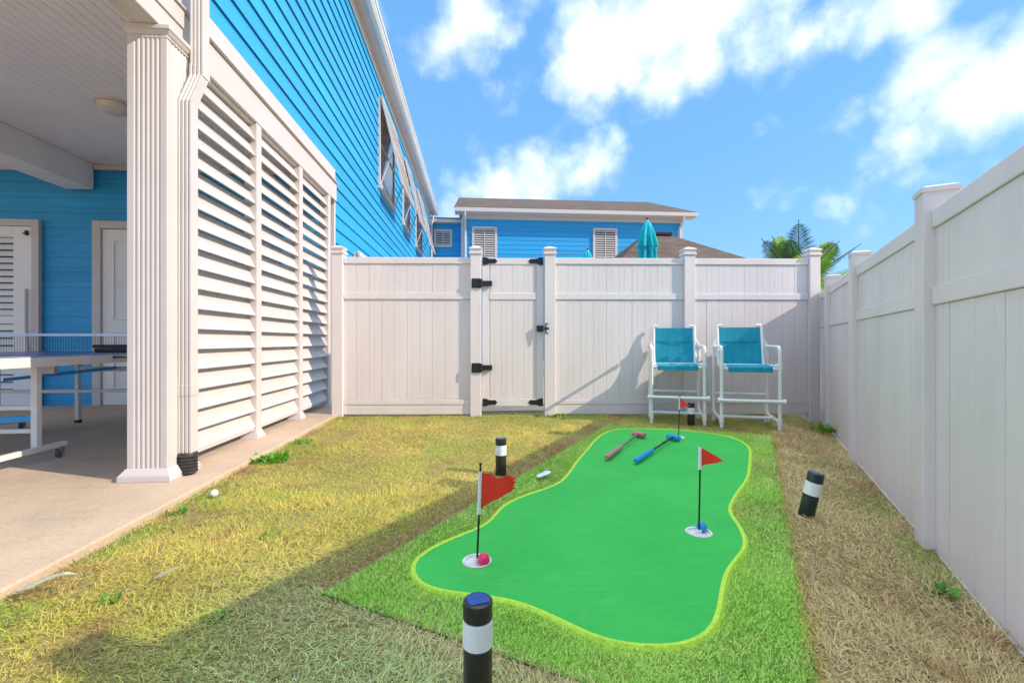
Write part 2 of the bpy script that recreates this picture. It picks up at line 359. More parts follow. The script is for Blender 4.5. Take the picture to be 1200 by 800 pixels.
def blade_mesh(name, P, Z, length, width, lean, az, tint, material, parent=None, kind=None, off=(0,0,0), curl=0.45):
    """many grass blades, each a bent tapering strip of two faces"""
    n = len(P); ca, sa = np.cos(az), np.sin(az)
    side = az + math.pi/2 + rng.normal(0, .5, n); cs, ss = np.cos(side), np.sin(side)
    V = np.zeros((n, 5, 3))
    bx, by = P[:,0], P[:,1]
    hw = width/2
    l1 = lean; l2 = np.clip(lean + curl*np.abs(rng.normal(1, .5, n)), 0, 1.75)
    mx_, mz = .55*length*np.sin(l1), .55*length*np.cos(l1)
    tx, tz = mx_ + .45*length*np.sin(l2), mz + .45*length*np.cos(l2)
    for k, (d, zz, w) in enumerate(((0*mx_, 0*mz, -hw), (0*mx_, 0*mz, hw), (mx_, mz, .8*hw), (mx_, mz, -.8*hw), (tx, tz, 0*hw))):
        V[:,k,0] = bx + d*ca + w*cs; V[:,k,1] = by + d*sa + w*ss; V[:,k,2] = Z + zz
    V[:,:,2] = np.maximum(V[:,:,2], Z[:,None] + .001)
    V -= np.array(off)
    me = bpy.data.meshes.new(name)
    me.vertices.add(n*5); me.vertices.foreach_set('co', V.reshape(-1))
    base = np.arange(n)*5
    lp = np.stack([base, base+1, base+2, base+3, base+3, base+2, base+4], 1).reshape(-1)
    me.loops.add(n*7); me.loops.foreach_set('vertex_index', lp.astype(np.int32))
    st = np.stack([np.arange(n)*7, np.arange(n)*7+4], 1).reshape(-1)
    me.polygons.add(n*2); me.polygons.foreach_set('loop_start', st.astype(np.int32))
    try: me.polygons.foreach_set('loop_total', np.tile([4,3], n).astype(np.int32))
    except Exception: pass
    me.update(calc_edges=True); me.validate()
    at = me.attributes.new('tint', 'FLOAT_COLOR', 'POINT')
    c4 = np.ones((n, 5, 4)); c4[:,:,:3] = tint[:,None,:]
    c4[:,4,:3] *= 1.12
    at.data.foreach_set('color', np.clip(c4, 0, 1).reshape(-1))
    me.materials.append(material)
    o = bpy.data.objects.new(name, me); COL.objects.link(o)
    if parent: o.parent = parent
    if kind: o['kind'] = kind
    return o

def in_quad(x, y, Q, grow=0.0):
    ins = np.ones(x.shape, bool)
    for i in range(4):
        a, b_ = Q[i], Q[(i+1)%4]; d = (b_-a).normalized(); nn = Vector((-d.y, d.x))
        c = sum(Q, Vector((0,0)))/4
        s = 1 if (c-a).dot(nn) > 0 else -1
        ins &= s*((x-a.x)*nn.x + (y-a.y)*nn.y) > -grow
    return ins

BF0, BFA = Vector((-2.02, 5.31)), R(1.2)         # back fence line
BFD = Vector((math.cos(BFA), math.sin(BFA)))
def dback(x, y): return -(x-BF0.x)*BFD.y + (y-BF0.y)*BFD.x      # >0 behind the fence

# ------------------------------------------------------------------ lawn
def lawn():
    parts = []
    for (x0, x1, y0, y1, dens) in ((-2.2, 2.2, .2, 1.5, 30000), (-2.4, 2.6, 1.5, 2.6, 20000), (-2.6, 3.2, 2.6, 3.9, 12500), (-2.6, 4.2, 3.9, 5.9, 9000), (-2.2, 2.0, -1.0, .2, 1500)):
        n = int((x1-x0)*(y1-y0)*dens)
        parts.append(np.stack([rng.uniform(x0, x1, n), rng.uniform(y0, y1, n)], 1))
    P = np.concatenate(parts); x, y = P[:,0], P[:,1]
    p = x*CT + y*ST
    edge = -1.598 + .05*(fbm(x*5+3, y*5)-.45)
    k = (p > edge) & (dfence(x,y) > .02) & (dback(x,y) < -.03) & ~in_quad(x, y, MAT, -.012)
    k &= ~((dfence(x, y) < .035) & (rng.random(len(x)) < .5))
    # thin, worn spots
    worn = fbm(x*3.1+40, y*3.1+11)
    k &= rng.random(len(x)) < np.clip(1.1 - .6*sstep(.6, .75, worn), 0, 1)
    P = P[k]; x, y = P[:,0], P[:,1]; n = len(P); p = x*CT + y*ST
    dm = np.full(n, 9.0)                                 # distance outside the mat, signed for the left and right side
    ml = (MAT[0]-MAT[3]).normalized(); nl = Vector((-ml.y, ml.x)); left = (x-MAT[3].x)*nl.x + (y-MAT[3].y)*nl.y
    mr = (MAT[1]-MAT[2]).normalized(); nr = Vector((mr.y, -mr.x)); right = (x-MAT[2].x)*nr.x + (y-MAT[2].y)*nr.y
    mf = (MAT[2]-MAT[3]).normalized(); nf = Vector((mf.y, -mf.x)); front = (x-MAT[3].x)*nf.x + (y-MAT[3].y)*nf.y
    straw = np.array([.66, .55, .125]); olive = np.array([.46, .46, .085]); green = np.array([.25, .46, .04]); tan = np.array([.84, .62, .33]); brown = np.array([.40, .22, .11]); sage = np.array([.56, .70, .31])
    a = fbm(x*2.2, y*2.2); bq = fbm(x*6+9, y*6+2); g = fbm(x*1.1+31, y*1.1+5); rnd = rng.random(n)
    C = straw[None]*(1-.0) + 0*x[:,None]
    def mixc(C, c, w): w = np.clip(w, 0, 1)[:,None]; return C*(1-w) + c[None]*w
    C = mixc(C, olive, sstep(.4, .62, a)*.8)
    C = mixc(C, green, sstep(.56, .72, bq)*.45*(rnd > .3))
    C = mixc(C, brown, sstep(.60, .75, fbm(x*4+50, y*4+8))*.6)
    gback = sstep(-.75, -.15, dback(x,y))*sstep(.38, .55, fbm(x*2.5+3, y*2.5+77))
    C = mixc(C, green, gback*.75*(rnd > .25))
    gslab = sstep(-1.2, -1.55, p)*sstep(.46, .62, fbm(x*3+13, y*3+7))
    C = mixc(C, green, gslab*.85*(rnd > .2))
    C = mixc(C, green, sstep(.52, .66, fbm(x*1.9+44, y*1.9+3))*sstep(3.0, 3.8, y)*(right < 0)*.6*(rnd > .25))
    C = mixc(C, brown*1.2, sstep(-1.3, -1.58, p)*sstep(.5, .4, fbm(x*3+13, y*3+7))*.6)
    # the greener area in front of the mat
    gf = sstep(-1.25, -.5, x)*sstep(2.1, 1.4, y)*sstep(.9, .1, x)
    C = mixc(C, sage, gf*.85*(rnd > .15))
    # bleached strip between the mat and the side fence, bare rusty edge along the left of the mat
    C = mixc(C, tan, (right > -.02)*sstep(0, .05, right)*.92*(rnd > .08))
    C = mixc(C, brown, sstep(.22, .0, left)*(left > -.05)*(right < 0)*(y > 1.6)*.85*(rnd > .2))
    along = (x-MAT[3].x)*mf.x + (y-MAT[3].y)*mf.y
    C = mixc(C, tan*.9, sstep(.16, .0, front)*(front > -.05)*sstep(.0, .4, along)*.6)
    C = mixc(C, brown*1.15, (right > 0)*sstep(.5, .66, fbm(x*2.4+61, y*2.4+19))*.55)
    gr = (right > 0)*sstep(.35, .1, dfence(x, y))*sstep(.5, .62, fbm(x*2.6+5, y*2.6+90))
    C = mixc(C, green*1.1, gr*.7*(rnd > .35))
    far = (right > -.1)*sstep(4.3, 4.7, y)*sstep(.42, .55, fbm(x*3+2, y*3+44))
    C = mixc(C, green, far*.75*(rnd > .3))
    C *= (.62 + .80*rng.random(n))[:,None]
    C *= (1 + rng.normal(0, .05, (n, 3)))
    bleach = rng.random(n) < .10
    C[bleach] = C[bleach]*.45 + np.array([.74, .64, .26])*.55
    Z = ground_z(x, y)
    ln = rng.uniform(.016, .038, n)*(1 + .5*sstep(.45, .7, fbm(x*2+70, y*2)))
    wd = rng.uniform(.0014, .0027, n)*(1 + .12*np.maximum(0, y-2))
    lean = np.clip(np.abs(rng.normal(1.12, .35, n)), .05, 1.5)
    az = rng.uniform(0, 2*math.pi, n)*1.0
    swirl = fbm(x*1.5+17, y*1.5+29)*12
    az = np.where(rng.random(n) < .45, swirl + rng.normal(0, .7, n), az)
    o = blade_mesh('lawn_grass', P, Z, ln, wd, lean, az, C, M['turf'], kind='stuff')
    tag(o, 'dry straw-coloured lawn with greener patches between patio and fences', 'grass')
lawn()

# ------------------------------------------------------------------ patio slab and the threshold under the gate
s = MB()
s.box(-13, -1.6, -6, 6.42, -.16, .03)
pat = s.build('patio', M['concrete'], bevel=.008); pat.rotation_euler.z = TH; pat['kind'] = 'structure'
s = MB(); s.box(-1.59, 14, 6.42, 19.3, -.1, .022); s.box(-1.3, 3.0, 5.56, 6.42, -.1, .022)
pat2 = s.build('back_courtyard_paving', M['concrete']); pat2['kind'] = 'structure'
pat2.rotation_euler.z = TH

# ------------------------------------------------------------------ clapboards
def clap_p(s, p, q0, q1, z0, z1, exp=.195, out=.013, holes=()):
    """boards on a wall facing +p; z boundaries are cut round holes (q0,q1,z0,z1) only roughly: windows sit proud over them"""
    z = z0
    while z < z1-.002:
        zt = min(z+exp, z1)
        s.quad((p+out, q0, z), (p+out, q1, z), (p+.002, q1, zt), (p+.002, q0, zt))
        s.quad((p, q0, z), (p, q1, z), (p+out, q1, z), (p+out, q0, z))
        z = zt
def clap_q(s, q, p0, p1, z0, z1, exp=.195, out=.013):
    z = z0
    while z < z1-.002:
        zt = min(z+exp, z1)
        s.quad((p0, q-out, z), (p1, q-out, z), (p1, q-.002, zt), (p0, q-.002, zt))
        s.quad((p0, q, z), (p1, q, z), (p1, q-out, z), (p0, q-out, z))
        z = zt

# ------------------------------------------------------------------ main house
HO = (-1.95, 6.4, 0)
house = thing('blue_house', 'large azure clapboard house with a covered porch at the left', 'house', H(*HO), TH)
EAVE = 6.30; WP = -1.95; QE = 19.6; PQ = 1.1
s = MB()
s.box(-9.4, WP-.012, 6.43, QE, 0, EAVE); s.box(-9.4, WP-.012, PQ, 6.43, 3.28, EAVE)
clap_p(s, WP-.012, 6.4, QE, .1, 3.02, out=.021); clap_p(s, WP-.012, PQ, QE, 3.02, EAVE, out=.021); clap_q(s, PQ, -9.4, WP-.012, 3.28, EAVE)
clap_q(s, 6.43, -9.4, WP-.012, .03, 3.19)
s.build('wall', M['blue'], house, HO, fixn=False)
s = MB(); s.box(WP-.1, WP+.016, 6.385, 6.45, .03, 2.775); s.build('corner_board', M['trim'], house, HO, bevel=.004)
s = MB(); s.box(WP-.09, WP+.017, QE-.08, QE+.02, 0.1, EAVE-.01)
s.build('corner_board', M['trim'], house, HO, bevel=.004)
# porch ceiling of beadboard, beams and crown
s = MB(); q = -5.0
y = -9.35
while y < WP-.2:
    s.box(y, y+.078, PQ, 6.405, 3.19, 3.22); y += .083
s.box(-9.4, WP-.15, PQ, 6.41, 3.205, 3.27)
s.build('porch_ceiling', M['ceil'], house, HO, bevel=.004, seg=1)
s = MB(); s.box(-2.06, -1.9, PQ, 6.385, 2.775, 3.01); s.box(-1.8995, -1.888, PQ, 3.12, 2.895, 3.01); s.box(-2.05, -1.91, PQ, 6.36, 3.01, 3.20)
s.box(-2.06, -1.872, PQ, 6.385, 3.012, 3.028)
s.build('porch_beam', M['trim'], house, HO, bevel=.005)
s = MB(); s.box(-5.34, -5.0, PQ, 6.38, 2.86, 3.186)
s.build('ceiling_beam', M['ceil'], house, HO, bevel=.006)
s = MB(); s.box(-9.3, -5.35, 6.36, 6.41, 3.09, 3.186); s.box(-4.99, -2.07, 6.36, 6.41, 3.12, 3.186); s.box(-2.12, -2.07, PQ, 6.35, 3.12, 3.188)
s.build('crown_moulding', M['trim'], house, HO, bevel=.006)
# louvred door and panelled door on the porch's back wall
def louvre(s, p0, p1, z0, z1, q, n, t=.006):
    dz = (z1-z0)/n
    for i in range(n):
        za = z0+dz*i
        s.obox(((p0+p1)/2, q, za+dz*.5), (1,0,0), (0,-.5,-.87), (0,.87,-.5), (p1-p0)/2, dz*.46, t)
d = MB(); d.box(-7.2, -5.65, 6.352, 6.41, 2.36, 2.45); d.box(-5.74, -5.65, 6.352, 6.41, .03, 2.36); d.box(-7.2, -7.1, 6.352, 6.41, .03, 2.36)
door = d.build('door', M['trim'], house, HO, bevel=.005)
d = MB(); d.box(-5.96, -5.745, 6.362, 6.40, .04, 2.355); d.box(-7.09, -6.9, 6.362, 6.40, .04, 2.355); d.box(-6.9, -5.96, 6.362, 6.40, 2.22, 2.355); d.box(-6.9, -5.96, 6.362, 6.40, .04, .25); d.box(-6.9, -5.96, 6.362, 6.40, 1.1, 1.2)
louvre(d, -6.9, -5.96, .25, 1.1, 6.385, 9); louvre(d, -6.9, -5.96, 1.2, 2.22, 6.385, 12)
lf_ = d.build('louvred_leaf', M['ceil'], door, HO, bevel=.003)
d = MB(); d.box(-6.9, -5.96, 6.402, 6.407, .25, 2.22); d.build('pane_or_backing', M['void'], lf_, HO)  # dark backing sheet, paints the shade between the door slats, not glass
d = MB(); d.box(-5.80, -5.775, 6.33, 6.362, 2.24, 2.30); d.box(-5.84, -5.78, 6.345, 6.362, 2.262, 2.274)
d.build('latch', M['black'], door, HO)
d = MB(); d.tube([H0 for H0 in ((-5.79, 6.34, 1.55), (-5.79, 6.34, 1.05), (-5.76, 6.34, .6))], .014)
d.build('rod', M['trim'], door, HO)
d = MB(); d.box(-5.005, -4.9, 6.352, 6.41, .03, 2.45); d.box(-4.0, -3.9, 6.352, 6.41, .03, 2.45); d.box(-4.9, -4.0, 6.352, 6.41, 2.35, 2.45)
door2 = d.build('door', M['trim'], house, HO, bevel=.005)
d = MB(); d.box(-4.895, -4.005, 6.378, 6.41, .035, 2.345)
for za, zb in ((.25, 1.0), (1.15, 2.2)):
    d.box(-4.76, -4.74, 6.362, 6.378, za, zb); d.box(-4.16, -4.14, 6.362, 6.378, za, zb); d.box(-4.76, -4.14, 6.362, 6.378, zb-.02, zb); d.box(-4.76, -4.14, 6.362, 6.378, za, za+.02)
d.build('panelled_leaf', M['ceil'], door2, HO, bevel=.004)
d = MB(); d.sphere((-4.08, 6.33, 1.0), .03); d.tube([(-4.08, 6.335, 1.0), (-4.08, 6.38, 1.0)], .012)
d.build('handle', M['chrome'], door2, HO, smooth=True)
# porch column with fluted shaft
def fluted(x0, x1, y0, y1, nf=6, dep=.0055):
    pts = []
    def side(a, b_, nrm):
        a, b_ = Vector(a), Vector(b_); d_ = (b_-a); Ln = d_.length; u = d_/Ln; out = [a]
        m0 = .034; w = (Ln-2*m0)/nf
        for i in range(nf):
            t0 = m0+i*w+.006; t1 = m0+(i+1)*w-.006
            for t, h in ((t0, 0), (t0+.004, dep), (t1-.004, dep), (t1, 0)): out.append(a+u*t-Vector(nrm)*h)
        return out
    pts += side((x0,y0),(x1,y0),(0,-1)); pts += side((x1,y0),(x1,y1),(1,0)); pts += side((x1,y1),(x0,y1),(0,1)); pts += side((x0,y1),(x0,y0),(-1,0))
    return [(v.x, v.y) for v in pts]
s = MB(); s.prism(fluted(-2.092, -1.862, 2.905, 3.145), .09, 2.735)
colm = s.build('porch_column', M['trim'], house, HO, bevel=.0025, seg=1)
def stepped(levels, cx, cy):
    s = MB()
    for h, z0, z1 in levels: s.box(cx-h, cx+h, cy-h, cy+h, z0, z1)
    return s
s = MB(); cx, cy = -1.977, 3.025
for h0, h1, z0, z1 in ((.152, .152, .03, .066), (.150, .122, .066, .105)):
    s.add([(cx-h0,cy-h0,z0),(cx+h0,cy-h0,z0),(cx+h0,cy+h0,z0),(cx-h0,cy+h0,z0),(cx-h1,cy-h1,z1),(cx+h1,cy-h1,z1),(cx+h1,cy+h1,z1),(cx-h1,cy+h1,z1)],
          [(0,3,2,1),(4,5,6,7),(0,1,5,4),(1,2,6,5),(2,3,7,6),(3,0,4,7)])
s.build('column_base', M['trim'], colm, HO, bevel=.004)
s = MB()
for h0, h1, z0, z1 in ((.122, .122, 2.70, 2.712), (.120, .136, 2.722, 2.746), (.140, .140, 2.746, 2.774)):
    s.add([(cx-h0,cy-h0,z0),(cx+h0,cy-h0,z0),(cx+h0,cy+h0,z0),(cx-h0,cy+h0,z0),(cx-h1,cy-h1,z1),(cx+h1,cy-h1,z1),(cx+h1,cy+h1,z1),(cx-h1,cy+h1,z1)],
          [(0,3,2,1),(4,5,6,7),(0,1,5,4),(1,2,6,5),(2,3,7,6),(3,0,4,7)])
s.build('column_capital', M['trim'], colm, HO, bevel=.004)
# downspout at the column
def spout_sec(p0, p1, q0, q1):
    pts = [(p0,q0)]; n = 3; w = (p1-p0)/(2*n+1)
    for i in range(n):
        a = p0 + w*(2*i+1); pts += [(a, q0), (a+.004, q0+.006), (a+w-.004, q0+.006), (a+w, q0)]
    return pts + [(p1,q0),(p1,q1),(p0,q1)]
s = MB(); s.prism(spout_sec(-1.862, -1.783, 3.0, 3.075), .17, 2.38)
s.prism(spout_sec(-1.865, -1.780, 2.997, 3.078), .53, .60)
a, b_ = spout_sec(-1.862, -1.783, 3.0, 3.075), spout_sec(-1.842, -1.763, 3.09, 3.165)
n = len(a); zz = [(x,y,2.38) for x,y in a] + [(x,y,2.60) for x,y in b_]
s.add(zz, [(i,(i+1)%n,n+(i+1)%n,n+i) for i in range(n)])
s.prism(b_, 2.60, EAVE-.16); s.prism(spout_sec(-1.845, -1.760, 3.087, 3.168), 2.585, 2.66)
ds = s.build('downspout', M['trim'], house, HO, bevel=.003)
s = MB(); prof = [(.052, .17)]; z = .155
while z > .04: prof += [(.056, z), (.056, z-.008), (.047, z-.011), (.047, z-.016)]; z -= .02
s.lathe(prof[::-1], (-1.822, 3.035, 0), 24)
s.build('drain_boot', M['drain'], ds, HO, smooth=True)
# eaves, gutter and roof
s = MB(); s.box(WP-.01, WP+.20, PQ, QE+.1, EAVE-.005, EAVE+.02); s.box(WP+.003, WP+.022, PQ, QE+.02, EAVE-.2, EAVE-.006)
s.build('soffit', M['trim'], house, HO)
s = MB()
prof = [(WP+.20, EAVE-.02), (WP+.27, EAVE-.02), (WP+.31, EAVE+.03), (WP+.31, EAVE+.06), (WP+.335, EAVE+.075), (WP+.335, EAVE+.12), (WP+.20, EAVE+.12)]
s.add([(p_, PQ-.1, z_) for p_, z_ in prof] + [(p_, QE+.15, z_) for p_, z_ in prof], [tuple(range(7)), tuple(range(13,6,-1))] + [(i, (i+1)%7, 7+(i+1)%7, 7+i) for i in range(7)])
s.build('gutter', M['gutter'], house, HO, bevel=.004)
s = MB(); rp_, rz_ = -5.7, 8.4
for pa in (WP+.26, -9.7):
    s.add([(pa,PQ-.2,EAVE+.11),(pa,QE+.2,EAVE+.11),(rp_,QE+.2,rz_),(rp_,PQ-.2,rz_),(pa,PQ-.2,EAVE+.17),(pa,QE+.2,EAVE+.17),(rp_,QE+.2,rz_+.06),(rp_,PQ-.2,rz_+.06)],
          [(0,3,2,1),(4,5,6,7),(0,1,5,4),(1,2,6,5),(2,3,7,6),(3,0,4,7)])
s.build('roof', M['shingle'], house, HO, uvfn=lambda c, n_: (c.y, (c.x**2+c.z**2)**.5))
# windows with propped top-hung shutters
def shutter_window(q0, q1, z0, z1, out=.42):
    s = MB(); w = .07
    s.box(WP-.02, WP+.035, q0, q0+w, z0, z1); s.box(WP-.02, WP+.035, q1-w, q1, z0, z1); s.box(WP-.02, WP+.035, q0+w, q1-w, z1-w, z1); s.box(WP-.02, WP+.06, q0-.02, q1+.02, z0-.04, z0+w*.6)
    zm = (z0+z1)/2; s.box(WP-.015, WP+.03, q0+w, q1-w, zm-.025, zm+.025)
    wn = s.build('window', M['trim'], house, HO, bevel=.004)
    g = MB(); g.box(WP-.03, WP+.012, q0+w, q1-w, z0+w*.6, z1-w); g.build('pane_or_backing', M['glass'], wn, HO)
    s = MB(); A = Vector((WP+.055, 0, z1+.02)); B = Vector((WP+out+.06, 0, z0+.03)); d_ = (B-A); Ln = d_.length; u = d_/Ln; nn = Vector((-u.z, 0, u.x))
    if nn.x < 0: nn = -nn
    def pt(q_, t): return Vector((A.x+u.x*t, q_, A.z+u.z*t))
    for qa in (q0+.03, q1-.03): s.obox(pt(qa, Ln/2), u, (0,1,0), nn, Ln/2, .035, .02)
    for t in (.035, Ln-.035, Ln*.5): s.obox(pt((q0+q1)/2, t), u, (0,1,0), nn, .035, (q1-q0)/2-.06, .018)
    t = .09; k = 0
    u2 = (u*.8+nn*.6).normalized(); n2 = u2.cross(Vector((0,1,0)))
    while t < Ln-.08:
        if abs(t-Ln*.5) > .05: s.obox(pt((q0+q1)/2, t), u2, (0,1,0), n2, .034, (q1-q0)/2-.06, .004)
        t += .055
    sh = s.build('propped_shutter', M['trim'], house, HO)
    for qa in (q0+.05, q1-.05):
        a = MB(); a.tube([(WP+.03, qa, z0+.04), tuple(pt(qa, Ln*.58))], .013, 8); a.box(WP+.01, WP+.05, qa-.02, qa+.02, z0-.01, z0+.09)
        a.build('prop_arm', M['trim'], sh, HO)
for a_ in ((9.28, 10.95, 3.98, 5.77), (12.25, 13.45, 4.0, 5.74), (14.8, 16.5, 3.95, 5.75), (7.45, 8.5, .9, 2.30)): shutter_window(*a_)
s = MB(); s.tube([(WP+.12, QE-.1, EAVE), (WP+.12, QE-.1, EAVE-.25), (WP+.06, QE-.1, EAVE-.5), (WP+.06, QE-.1, .1)], .045, 8)
s.build('downspout', M['trim'], house, HO)

# louvred privacy screen between column and house
scr = thing('louvre_screen', 'white louvred privacy screen of three bays beside the porch column', 'screen', H(-1.97, 4.65, .03), TH)
SO = (-1.97, 4.65, .03)
qs = [3.20, 4.17, 5.14, 6.10]
for i, qq in enumerate(qs):
    s = MB(); s.box(-2.01, -1.905, qq-.045, qq+.045, .03, 2.774)
    po = s.build('post', M['trim'], scr, SO, bevel=.004)
    s = MB(); h0, h1 = .075, .05; cx, cy = -1.957, qq
    s.add([(cx-h0,cy-h0,.031),(cx+h0,cy-h0,.031),(cx+h0,cy+h0,.031),(cx-h0,cy+h0,.031),(cx-h1,cy-h1,.10),(cx+h1,cy-h1,.10),(cx+h1,cy+h1,.10),(cx-h1,cy+h1,.10)],
          [(0,3,2,1),(4,5,6,7),(0,1,5,4),(1,2,6,5),(2,3,7,6),(3,0,4,7)])
    s.build('post_foot', M['trim'], po, SO)
for i in range(3):
    s = MB(); qa, qb = qs[i]+.047, qs[i+1]-.047
    dz = (2.762-.13)/19
    for k in range(19):
        zc = .13+dz*(k+.5); t = random.gauss(0, .008)
        s.obox((-1.955, (qa+qb)/2, zc), (0, 1, 0), (.45+t, 0, -.893), (.893, 0, .45), (qb-qa)/2, dz*.60, .0045)
    s.build('louvre_panel', M['trim'], scr, SO)
    s = MB(); s.box(-1.99, -1.93, qa, qb, 2.757, 2.773); s.build('rail', M['trim'], scr, SO, bevel=.003)
    s = MB(); s.box(-1.985, -1.922, qa, qb, .10, .128)
    s.build('rail', M['trim'], scr, SO, bevel=.003)

# ceiling lamp
lamp = thing('ceiling_light', 'round ivory flush light on the porch ceiling', 'light', H(-3.52, 4.72, 3.19), TH)
s = MB(); s.lathe([(.10, -.03), (.14, -.025), (.14, 0)], n=28); s.build('base_plate', M['trim'], lamp, smooth=True)
s = MB(); s.lathe([(.02, -.105), (.07, -.10), (.115, -.075), (.13, -.03)], n=28); s.build('lamp_shade', M['lampglass'], lamp, smooth=True)

# ------------------------------------------------------------------ ping pong table
TB = thing('table_tennis_table', 'blue topped table tennis table with white frame on the porch', 'table', H(-3.68, 3.92, .03), TH)
TO = (-3.68, 3.92, .03); tp0, tp1 = -4.445, -2.92; TZ = .768
for q0, q1 in ((2.55, 3.915), (3.925, 5.29)):
    s = MB(); s.box(tp0, tp1, q0, q1, TZ-.02, TZ); tt = s.build('tabletop', M['tabletop'], TB, TO, bevel=.002)
    s = MB(); w = .02
    s.box(tp0, tp0+w, q0, q1, TZ+.001, TZ+.0025); s.box(tp1-w, tp1, q0, q1, TZ+.001, TZ+.0025); s.box(-3.685, -3.68, q0, q1, TZ+.001, TZ+.0025)
    qe = q0 if q0 < 3 else q1-w; s.box(tp0+w, tp1-w, qe, qe+w, TZ+.001, TZ+.0025)
    s.build('painted_line', M['line'], tt, TO)
    s = MB(); s.box(tp0, tp0+.02, q0, q1, TZ-.07, TZ-.021); s.box(tp1-.02, tp1+.003, q0, q1, TZ-.07, TZ-.004); s.box(tp0+.021, tp1-.021, q0, q0+.02, TZ-.07, TZ-.021); s.box(tp0+.021, tp1-.021, q1-.02, q1, TZ-.07, TZ-.021)
    s.build('apron', M['tabletrim'], TB, TO, bevel=.003)
def wheel(p_, q_, par):
    s = MB(); s.lathe([(.012,-.012),(.028,-.012),(.031,-.006),(.031,.006),(.028,.012),(.012,.012)], (p_, q_, .061), 18, axis=(1,.25,0)); w_ = s.build('caster_wheel', M['rubber'], par, TO, smooth=True)
    s = MB(); s.box(p_-.022, p_-.016, q_-.012, q_+.02, .05, .10); s.box(p_+.016, p_+.022, q_-.012, q_+.02, .05, .10); s.box(p_-.024, p_+.024, q_-.02, q_+.024, .098, .106)
    s.build('caster_fork', M['chrome'], w_, TO)
for (qc, qa, qb) in ((3.38, 3.05, 3.60), (4.48, 4.22, 4.76)):
    for pp in (-3.02, -4.34):
        s = MB(); s.box(pp-.02, pp+.02, qc-.02, qc+.02, .14, TZ-.072); lg = s.build('leg', M['tabletrim'], TB, TO, bevel=.004)
        s = MB(); s.box(pp-.02, pp+.02, qa, qb, .107, .142); s.build('foot_bar', M['tabletrim'], lg, TO, bevel=.004)
        wheel(pp, qa+.04, TB); wheel(pp, qb-.05, TB)
    s = MB(); s.box(-4.32, -3.04, qc-.012, qc+.012, .40, .43); s.build('crossbar', M['tabletrim'], TB, TO, bevel=.003)
s = MB(); s.box(-4.32, -3.04, 3.40, 3.425, .235, .265); s.build('crossbar', M['tabletrim'], TB, TO, bevel=.003)
for pp in (-4.11, -3.14):
    s = MB(); s.box(pp-.018, pp+.018, 5.03, 5.07, .06, TZ-.072); lg = s.build('leg', M['tabletrim'], TB, TO, bevel=.004)
    s = MB(); s.box(pp-.02, pp+.02, 5.028, 5.072, .03, .06); s.build('rubber_foot', M['black_plastic'], lg, TO)
s = MB(); s.box(-4.09, -3.16, 5.036, 5.062, .56, .61); s.box(-4.09, -3.16, 5.036, 5.062, .66, .70); s.build('crossbar', M['tabletrim'], TB, TO, bevel=.003)
s = MB(); s.bar((-4.3, 3.42, .27), (-3.06, 3.40, .34), .03, .04); s.build('brace', M['brace'], TB, TO)
s = MB(); s.bar((-4.3, 4.5, .52), (-3.7, 5.0, .60), .025, .03); s.build('brace', M['brace'], TB, TO)
s = MB(); s.box(-3.9, -3.78, 4.4, 4.44, .58, .70); s.build('lock_plate', M['tabletrim'], TB, TO, bevel=.004)
# net
s = MB()
pl, pr = tp0-.12, tp1+.12
for i in range(89):
    pp = pl + (pr-pl)*i/88; s.box(pp-.0004, pp+.0004, 3.919, 3.921, TZ+.012, TZ+.15)
for k in range(9):
    zz_ = TZ+.015+.0155*k; s.box(pl, pr, 3.9192, 3.9208, zz_-.0006, zz_+.0006)
nt_ = s.build('net', M['mesh_net'], TB, TO)
s = MB(); s.box(pl, pr, 3.915, 3.925, TZ+.145, TZ+.165); s.build('net_tape', M['line'], nt_, TO)
for pp in (pl, pr):
    s = MB(); s.tube([(pp, 3.92, TZ-.03), (pp, 3.92, TZ+.168)], .011, 10); s.bar((pp, 3.92, TZ-.025), (pp+(.14 if pp < -4 else -.14), 3.92, TZ-.025), .03, .012); s.build('net_post', M['black'], TB, TO)
case = thing('equipment_case', 'flat black case lying on the blue table beside the column', 'case', H(-3.35, 4.7, TZ+.002), TH+R(8))
s = MB(); s.prism([(-.22,-.14),(.20,-.15),(.24,-.10),(.24,.10),(.20,.15),(-.22,.14),(-.26,.08),(-.26,-.08)], 0, .038); s.build('case_body', M['black_plastic'], case, bevel=.01)
s = MB(); s.prism([(-.24,-.13),(.20,-.14),(.23,-.09),(.23,.09),(.20,.14),(-.24,.13),(-.29,.06),(-.29,-.06)], .042, .07); s.build('case_lid', M['black_plastic'], case, bevel=.01)

